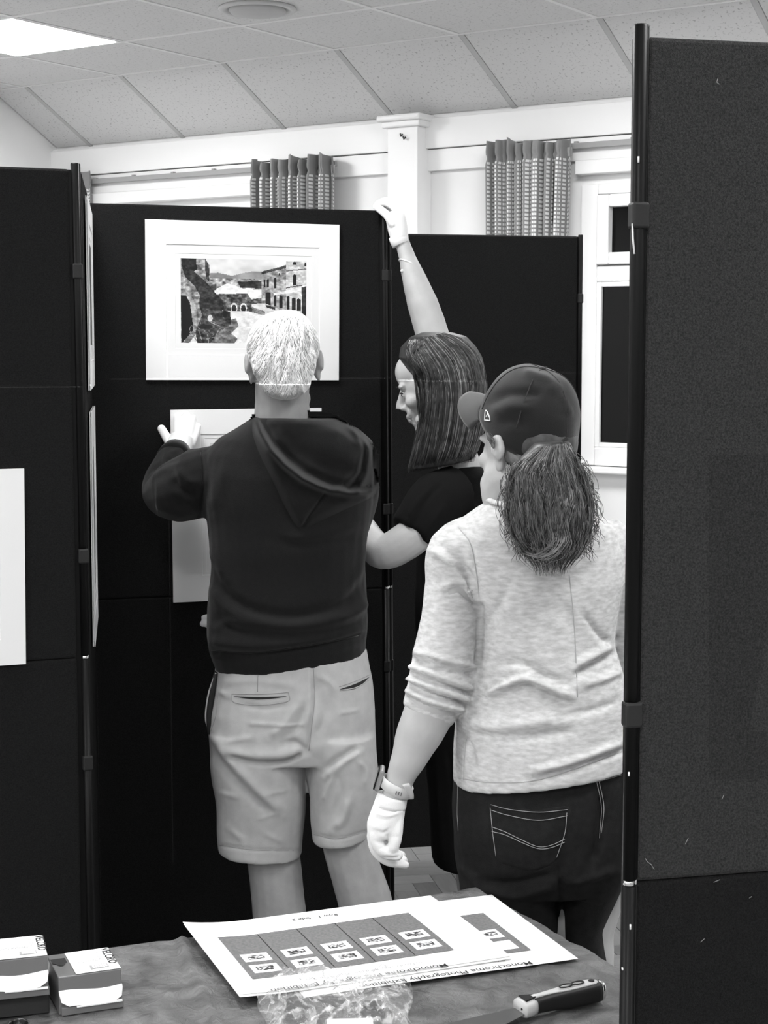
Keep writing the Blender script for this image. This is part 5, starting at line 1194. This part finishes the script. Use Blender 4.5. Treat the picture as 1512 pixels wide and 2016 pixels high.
    for j in range(m_+1):
        ph = (math.pi/2)*j/m_
        for i in range(n):
            a = 2*math.pi*i/n; ca, sa = math.cos(a), math.sin(a); rx, ry, rz = .0785, (.100 if sa > 0 else .097), .108
            w_ = math.cos(ph)**.72; zz = math.sin(ph)**1.05*rz+(.016*max(0, sa)-(.016+.014*max(0, -sa))*(1-max(0, sa)))*max(0, 1-ph*2.0)
            low = 0
            if sa < -.55 and j < 9:      # arch-shaped opening above the strap
                k_ = max(0, 1-((a-1.5*math.pi)/.40)**2); low = .040*math.sqrt(k_)*max(0, 1-ph/.55)
            V.append(cc+cr*rx*w_*ca+cf*ry*w_*sa+cu*(zz+low))
    for j in range(m_):
        for i in range(n): a, b = j*n+i, j*n+(i+1) % n; Fc.append((a, b, b+n, a+n))
    cap = mk('baseball_cap', V, Fc, M_cap, t, True); so = cap.modifiers.new('thickness', 'SOLIDIFY'); so.thickness = .003; so.offset = -1
    folds_world = [([(965, 790), (1000, 775), (1055, 775)], 9, -.006), ([(975, 812), (1010, 800), (1045, 803)], 7, .004), ([(990, 830), (1015, 823), (1030, 835)], 7, -.004), ([(1040, 735), (1075, 745), (1100, 765)], 8, .004), ([(1085, 765), (1110, 790), (1122, 815)], 5, .004), ([(1095, 775), (1113, 800)], 4, -.003)]
    Vw = np.array([np.array(v.co)+WORLDLOC[cap.name] for v in cap.data.vertices]); Nn = np.array([v.normal[:] for v in cap.data.vertices]); sgn = np.sign(((Vw-cc)*Nn).sum(1))[:, None]; Nn = Nn*sgn; px = projv(Vw); vis = (Nn*(CAM-Vw)).sum(1) > 0
    for ln, w_, h in folds_world: d = seg_dist(px, np.asarray(ln, float)); Vw += Nn*(h*np.exp(-(d/w_)**2)*vis)[:, None]
    cap.data.vertices.foreach_set('co', (Vw-WORLDLOC[cap.name]).ravel()); cap.data.update()
    V = []; Fc = []; n = 34; m_ = 10
    for j in range(m_):
        t_ = j/(m_-1)
        for i in range(n):
            a = math.pi/2+(i/(n-1)-.5)*2.2; ca, sa = math.cos(a), math.sin(a); ext = .075*t_*(max(0, math.cos((i/(n-1)-.5)*3.05)))**.55
            V.append(cc+cr*.079*ca*(1+.0*t_)+cf*(.099*sa+ext)+cu*(.016-.020*abs(ca)-.10*(ca*.8)**2*.22*t_-.010*t_**2))
    for j in range(m_-1):
        for i in range(n-1): a = j*n+i; Fc.append((a, a+1, a+n+1, a+n))
    brim = mk('brim', V, Fc, M_brim, cap, True); so = brim.modifiers.new('thickness', 'SOLIDIFY'); so.thickness = .004
    lathe('top_button', [(.007, -.001), (.006, .003), (.001, .0045)], cc+cu*.107, M_cap, 16, cap, axis=cu)
    for k in range(6):       # panel seams
        a = math.pi/6+k*math.pi/3; pts = []
        for j in range(0, 20):
            ph = (math.pi/2)*(.12+.86*j/19); w_ = math.cos(ph)**.72; zz = math.sin(ph)**1.05*.108; sa = math.sin(a); ry = .100 if sa > 0 else .097
            pts.append(cc+(cr*.0785*w_*math.cos(a)+cf*ry*w_*sa)*1.008+cu*(zz+.0005))
        tube('panel_seam', pts, .0009, M_capd, 6, cap)
    st = [cc+cr*.0755*math.cos(a)+cf*.097*math.sin(a)+cu*-.022 for a in np.linspace(1.5*math.pi-.5, 1.5*math.pi+.5, 14)]
    v, fc = tubev(st, [(.010, .0018)]*14, 10, hint=cu); strap = mk('strap', v, fc, M_cap, cap, True)
    bvc = bvh_of([cap])
    e0 = [(953, 828), (956, 807), (960, 812), (965, 828), (960, 826)]
    on_surface('emblem', bvc, [(954, 827), (956, 808), (963, 818), (965, 828)], .0010, mat('white_thread', .75, .7), cap, .0012, fallback=2.71); on_surface('emblem', bvc, [(954, 827), (965, 828)], .0010, mat('white_thread', .75, .7), cap, .0012, fallback=2.71); on_surface('emblem', bvc, [(957, 821), (960, 815), (962, 822)], .0009, mat('white_thread', .75, .7), cap, .0012, fallback=2.71)
    bk = P(1112, 866, 2.675); mk('buckle', boxv(bk, nrm(np.array([1, .3, .4])), nrm(np.array([-.3, 1, 0])), nrm(np.array([-.4, 0, 1])), .010, .004, .004), BF, M_chrome, strap)
    # --- knitted top
    rows = [(965, 983, 1062, 972, 2.825, .058), (940, 998, 1105, 985, 2.83, .078), (905, 1024, 1165, 1005, D, .096), (884, 1055, 1212, 1035, D, .108), (884, 1095, 1230, 1085, D, .115), (910, 1150, 1232, 1140, D, .118), (934, 1205, 1219, 1200, D, .118), (932, 1265, 1207, 1262, D, .118), (916, 1330, 1221, 1318, D, .123), (898, 1400, 1244, 1382, D, .130), (893, 1470, 1256, 1440, D, .134), (893, 1535, 1262, 1486, D, .135), (894, 1541, 1262, 1491, D, .134)]
    parts = [body_loft(rows, 2.3), limb([(945, 1075, 2.83, .058), (905, 1095, 2.82, .058), (892, 1150, 2.812, .047), (887, 1215, 2.80, .0490), (879, 1285, 2.79, .0560), (868, 1345, 2.782, .0560), (852, 1385, 2.778, .0500), (840, 1410, 2.775, .0450)], 22),
             limb([(1175, 1075, 2.84, .06), (1212, 1110, 2.85, .055), (1232, 1180, 2.87, .05), (1243, 1285, 2.90, .05), (1240, 1335, 3.0, .044)], 18)]
    sm = jitter(fuse(parts, .0044, 6), 24, .0018, 12)
    sm = folds(sm, [([(902, 1038), (926, 1071), (938, 1131), (943, 1175)], 3, -0.0041), ([(851, 1083), (890, 1107), (915, 1135), (938, 1175)], 8, 0.0108), ([(870, 1080), (905, 1110), (935, 1150)], 7, -0.0068), ([(875, 1155), (906, 1147), (940, 1183)], 6, 0.0081), ([(880, 1168), (908, 1162), (940, 1196)], 5, -0.0081), ([(945, 1190), (945, 1260), (940, 1310)], 5, -0.0108),
                    ([(815, 1284), (867, 1298), (938, 1313)], 5, 0.0108), ([(808, 1297), (862, 1313), (936, 1330)], 4, -0.0108), ([(803, 1311), (859, 1329), (930, 1357)], 5, 0.0108), ([(801, 1322), (855, 1342), (928, 1366)], 3.5, -0.0108), ([(799, 1333), (851, 1353), (926, 1379)], 5, 0.0108), ([(799, 1345), (851, 1367), (918, 1386)], 3.5, -0.0108), ([(799, 1358), (851, 1381), (914, 1396)], 5, 0.0108), ([(798, 1372), (845, 1396), (905, 1410)], 3.5, -0.0081), ([(830, 1290), (880, 1310), (938, 1322)], 3.5, -0.0068),
                    ([(960, 1372), (970, 1362), (998, 1348), (1037, 1336), (1077, 1352), (1129, 1373)], 8, 0.0135), ([(980, 1370), (1010, 1358), (1040, 1350), (1080, 1368), (1120, 1385)], 7, -0.0108), ([(978, 1306), (1029, 1306), (1070, 1328), (1110, 1345)], 9, -0.0081), ([(960, 1322), (1000, 1318), (1040, 1322)], 8, 0.0054), ([(1138, 1325), (1176, 1304), (1213, 1283)], 6, -0.0121), ([(1130, 1312), (1170, 1290), (1205, 1272)], 8, 0.0095), ([(1140, 1350), (1190, 1335), (1225, 1320)], 8, 0.0081), ([(955, 1370), (962, 1385)], 4, -0.0054),
                    ([(922, 1444), (978, 1452), (1057, 1448), (1130, 1440)], 9, -0.0068), ([(915, 1420), (980, 1430), (1100, 1415)], 12, 0.0068), ([(1057, 1530), (1117, 1517), (1224, 1478)], 6, -0.0095), ([(1050, 1517), (1117, 1502), (1224, 1463)], 7, 0.0081), ([(900, 1440), (925, 1470), (935, 1510)], 6, -0.0054), ([(1100, 1410), (1160, 1400), (1222, 1380)], 8, -0.0054), ([(960, 1230), (985, 1190), (1000, 1150)], 10, -0.0054), ([(1090, 1180), (1130, 1230), (1150, 1300)], 14, -0.0041), ([(1150, 1210), (1180, 1250), (1203, 1268)], 6, -0.0068)])
    top = from_mesh('knitted_top', sm, sweater_mat(), t); bvs = bvh_of([top]); M_st = mat('grey_seam_thread', .42, .9)
    for ln in ([(902, 1038), (926, 1071), (938, 1131), (943, 1175)], [(1121, 1131), (1131, 1238), (1137, 1373)], [(918, 1455), (914, 1500), (913, 1536)]): on_surface('seam', bvs, ln, .0008, M_st, top, .0003)
    on_surface('hem_edge', bvs, [(895, 1530), (960, 1540), (1050, 1537), (1130, 1515), (1224, 1480)], .0010, M_st, top, .0003)
    v, fc = tubev(catmull([P(961, 984, 2.80), P(985, 992, 2.752), P(1020, 992, 2.742), P(1060, 980, 2.76)], 5), .0045, 10); mk('neck_band', v, fc, sweater_mat(), top, True)
    # --- jeans
    M_j = mat('dark_denim', .009, .8, .25, bump=(1000, .3), var=(90, .7, 1.5)); M_th = mat('pale_jeans_thread', .35, .8)
    pel = [(897, 1490, 1260, 1455, 2.84, .124), (890, 1550, 1270, 1525, 2.84, .134), (889, 1615, 1274, 1600, 2.84, .142), (896, 1680, 1264, 1680, 2.84, .138), (904, 1735, 1232, 1730, 2.84, .12)]
    ll = [(903, 1690, 1100, 1690, 2.84, .12), (906, 1750, 1103, 1750, 2.84, .115), (915, 1860, 1098, 1860, 2.84, .10), (928, 1980, 1090, 1980, 2.84, .085), (935, 2150, 1085, 2150, 2.85, .078), (945, 2330, 1080, 2330, 2.85, .072), (950, 2480, 1078, 2480, 2.85, .072)]
    rl = [(1075, 1680, 1255, 1680, 2.84, .12), (1085, 1730, 1224, 1730, 2.84, .11), (1094, 1775, 1203, 1775, 2.84, .095), (1098, 1815, 1187, 1815, 2.84, .085), (1098, 1850, 1189, 1850, 2.84, .08), (1100, 1900, 1196, 1900, 2.84, .078), (1100, 2050, 1200, 2050, 2.85, .075), (1098, 2300, 1205, 2300, 2.85, .072), (1098, 2480, 1206, 2480, 2.85, .072)]
    jm = jitter(fuse([body_loft(pel, 2.3), body_loft(ll), body_loft(rl)], .0048, 6), 30, .0015, 8)
    jm = folds(jm, [([(1185, 1560), (1182, 1640), (1165, 1700)], 8, -.010), ([(950, 1735), (1010, 1740), (1090, 1720)], 8, -.006), ([(950, 1750), (1010, 1765), (1090, 1745)], 8, .006), ([(900, 1700), (930, 1730), (960, 1790)], 8, .004), ([(1100, 1700), (1104, 1800), (1104, 1900)], 6, -.006), ([(1120, 1740), (1160, 1730), (1210, 1712)], 7, .006)])
    jeans = from_mesh('jeans', jm, M_j, t); bvj = bvh_of([jeans])
    def stitch(ln, r_=.0006): on_surface('stitching', bvj, ln, r_, M_th, jeans, .0008)
    pk = [(961, 1579), (1000, 1589), (1060, 1595), (1121, 1590), (1115, 1640), (1098, 1690), (1052, 1714), (1010, 1706), (972, 1688), (966, 1640), (961, 1579)]
    bvall = bvj
    pad_px('back_pocket', bvj, pk[:-1], lambda x, y, d: .0018*sstep((d+2)/5)-.0004, M_j, jeans, 3, 2.72)
    bv2 = bvh_of([jeans]+[o for o in jeans.children if o.name.startswith('back_pocket')])
    for ln in ([(966, 1584), (1000, 1593), (1060, 1599), (1118, 1594)], [(967, 1595), (1000, 1605), (1060, 1615), (1118, 1606)], [(965, 1590), (970, 1640), (976, 1686)], [(1116, 1600), (1112, 1640), (1096, 1688)], [(968, 1628), (995, 1638), (1030, 1655), (1060, 1667), (1085, 1664), (1112, 1652)], [(968, 1637), (995, 1644), (1030, 1660), (1060, 1671), (1085, 1669), (1112, 1658)]):
        on_surface('stitching', bv2, ln, .00055, M_th, jeans, .001)
    stitch([(1014, 1546), (1090, 1547), (1165, 1541), (1226, 1525)]); stitch([(1014, 1542), (1090, 1542), (1165, 1536), (1226, 1520)]); stitch([(1168, 1512), (1176, 1545), (1184, 1590), (1180, 1650)]); stitch([(1173, 1512), (1181, 1545), (1189, 1590), (1184, 1640)])
    stitch([(901, 1545), (900, 1600), (902, 1635)], .0004)
    # --- watch and glove on the hanging hand
    wc = P(781, 1548, 2.765); wa = nrm(P(774, 1580, 2.77)-P(790, 1528, 2.765)); wx = nrm(P(800, 1555, 2.765)-P(762, 1540, 2.765)); wx = nrm(wx-wa*(wx@wa)); wy = np.cross(wa, wx)
    watch = empty('watch', wc, parent=t)
    M_band = mat('pale_watch_band', .62, .5)
    band = []
    for dz in (-1, 1): pass
    V = []; n = 36
    for rr, hh_ in ((.0255, -.0095), (.0272, -.0085), (.0272, .0085), (.0255, .0095), (.0240, .0085), (.0240, -.0085)):
        for k in range(n): a = 2*math.pi*k/n; V.append(wc+wx*rr*1.06*math.cos(a)+wy*rr*math.sin(a)+wa*(hh_+.004*math.cos(a)))
    Fc = [(j*n+k, j*n+(k+1) % n, ((j+1) % 6)*n+(k+1) % n, ((j+1) % 6)*n+k) for j in range(6) for k in range(n)]
    bd = mk('watch_band', V, Fc, M_band, watch, True)
    fc_ = wc-wx*.0315-wa*.004+wy*(-.004)
    cs = box('watch_case', fc_, (.009, .034, .038), mat('watch_case_grey', .30, .3, .5, metal=.6), wx, wy, wa, .003, 2, watch); box('watch_face', fc_-wx*.0052, (.003, .031, .035), mat('watch_glass', .004, .06, .6), wx, wy, wa, .0012, 2, cs)
    lo = [wc+wx*.0262*1.06*math.cos(a)+wy*.0262*math.sin(a)-EY*.0035+wa*(.012-.030*s_) for a, s_ in zip(np.linspace(-.15, -1.15, 9) if wy[1] > 0 else np.linspace(.15, 1.15, 9), np.linspace(0, 1, 9))]
    v, f2 = tubev(lo, [(.0018, .0065)]*9, 10, hint=-EY); mk('band_loop', v, f2, M_band, bd, True)
    for k in range(3):
        b = P(780+5*k, 1561+1.4*k, 2.7375); mk('band_hole', boxv(b, wx, wy, wa, .0016, .0016, .006), BF, mat('band_hole_dark', .15, .6), bd)
    DG = 2.765
    gl = hand_parts([limb([(769, 1578, DG, .0265), (764, 1600, DG, .0290), (757, 1625, DG, .0305), (754, 1645, DG, .0270)], 18)], [
        [(742, 1640, DG-.012, .0135), (744, 1662, DG-.016, .0115), (759, 1679, DG-.018, .0108), (783, 1684, DG-.018, .0092)],
        [(737, 1645, DG+.002, .0135), (742, 1674, DG+.002, .0115), (765, 1694, DG, .0102), (799, 1703, DG-.002, .0066)],
        [(744, 1648, DG+.016, .0125), (750, 1674, DG+.018, .011), (772, 1690, DG+.018, .010), (794, 1694, DG+.016, .008)],
        [(752, 1648, DG+.028, .0115), (760, 1670, DG+.032, .010), (776, 1682, DG+.032, .009), (790, 1684, DG+.030, .008)],
        [(779, 1604, DG-.006, .0145), (780, 1628, DG-.014, .0125), (778, 1652, DG-.018, .0115), (774, 1669, DG-.020, .0102)]])
    gm = fuse(gl, .0025, 2)
    gm = folds(gm, [([(742, 1590), (765, 1597), (792, 1590)], 3, -.0022), ([(740, 1600), (765, 1606), (790, 1599)], 3, .0015), ([(735, 1612), (760, 1614), (780, 1608)], 3, -.001), ([(765, 1632), (755, 1640), (738, 1636)], 3, -.0025), ([(762, 1640), (763, 1652), (760, 1665)], 3, -.003), ([(738, 1655), (750, 1662)], 2.5, -.002), ([(745, 1672), (756, 1668)], 2.5, -.0015), ([(770, 1648), (786, 1648)], 2.5, -.0012), ([(755, 1688), (775, 1689), (788, 1686)], 2.5, -.003)])
    glove = from_mesh('glove', gm, M_glove, t)
    ca, cb = P(772, 1570, DG), P(768, 1586, DG); ax = nrm(ca-cb)
    v, f2 = tubev([cb-ax*.002, cb+ax*.004, ca, ca+ax*.004, ca+ax*.003], [.0268, .0275, .0262, .0258, .0235], 26); mk('glove_cuff', v, f2, M_glove, glove, True)
    gl = hand_parts([limb([(1240, 1358, 3.09, .026), (1240, 1364, 3.13, .03), (1238, 1368, 3.17, .026)], 14)], [[(1230+6*k, 1368, 3.16, .0105), (1229+6*k, 1378, 3.19, .0095), (1229+6*k, 1392, 3.20, .009)] for k in range(4)]+[[(1252, 1366, 3.11, .012), (1256, 1374, 3.15, .010), (1255, 1382, 3.17, .009)]])
    from_mesh('glove', fuse(gl, .003, 4), M_glove, t)
woman_cap()
# ================================================================ LASER LEVEL (its beam draws the thin level line and plumb line on boards and hair)
def laser():
    lg = bpy.data.lights.new('laser_level', 'POINT'); lg.shadow_soft_size = 0.0; lg.energy = 1.0; lo = bpy.data.objects.new('laser_level', lg); COL.objects.link(lo)
    src = np.array([-.35, .8, CAMZ-.081]); lo.location = Vector(src)
    lo['label'] = 'laser level casting a thin level line across boards and hair'; lo['category'] = 'laser level'
    lg.use_nodes = True; nt = lg.node_tree; em = nt.nodes['Emission']; geo = nt.nodes.new('ShaderNodeNewGeometry')
    pv = np.array(onpl(330, 760, bM[1](.5, 1.2), bM[3])); d = pv-src; nv = nrm(np.array([d[1], -d[0], 0]))
    def band(nvec, half):
        dt = nt.nodes.new('ShaderNodeVectorMath'); dt.operation = 'DOT_PRODUCT'; nt.links.new(geo.outputs['Incoming'], dt.inputs[0]); dt.inputs[1].default_value = tuple(nvec)
        ab = nt.nodes.new('ShaderNodeMath'); ab.operation = 'ABSOLUTE'; nt.links.new(dt.outputs['Value'], ab.inputs[0])
        lt = nt.nodes.new('ShaderNodeMath'); lt.operation = 'LESS_THAN'; lt.inputs[1].default_value = half; nt.links.new(ab.outputs[0], lt.inputs[0]); return lt.outputs[0]
    def cone(dirv, c):
        dt = nt.nodes.new('ShaderNodeVectorMath'); dt.operation = 'DOT_PRODUCT'; nt.links.new(geo.outputs['Incoming'], dt.inputs[0]); dt.inputs[1].default_value = tuple(nrm(dirv))
        g = nt.nodes.new('ShaderNodeMath'); g.operation = 'GREATER_THAN'; g.inputs[1].default_value = c; nt.links.new(dt.outputs['Value'], g.inputs[0]); return g.outputs[0]
    def mul(a, b):
        m = nt.nodes.new('ShaderNodeMath'); m.operation = 'MULTIPLY'; nt.links.new(a, m.inputs[0])
        if isinstance(b, (int, float)): m.inputs[1].default_value = b
        else: nt.links.new(b, m.inputs[1])
        return m.outputs[0]
    h = mul(mul(band((0, 0, 1), .00042), cone((-.0, 1, 0), math.cos(math.radians(13)))), LASER); v = mul(mul(band(nv, .00042), cone(d, math.cos(math.radians(20)))), LASER*.35)
    ad = nt.nodes.new('ShaderNodeMath'); ad.operation = 'ADD'; nt.links.new(h, ad.inputs[0]); nt.links.new(v, ad.inputs[1]); nt.links.new(ad.outputs[0], em.inputs['Strength'])
LASER = 270.0
laser()
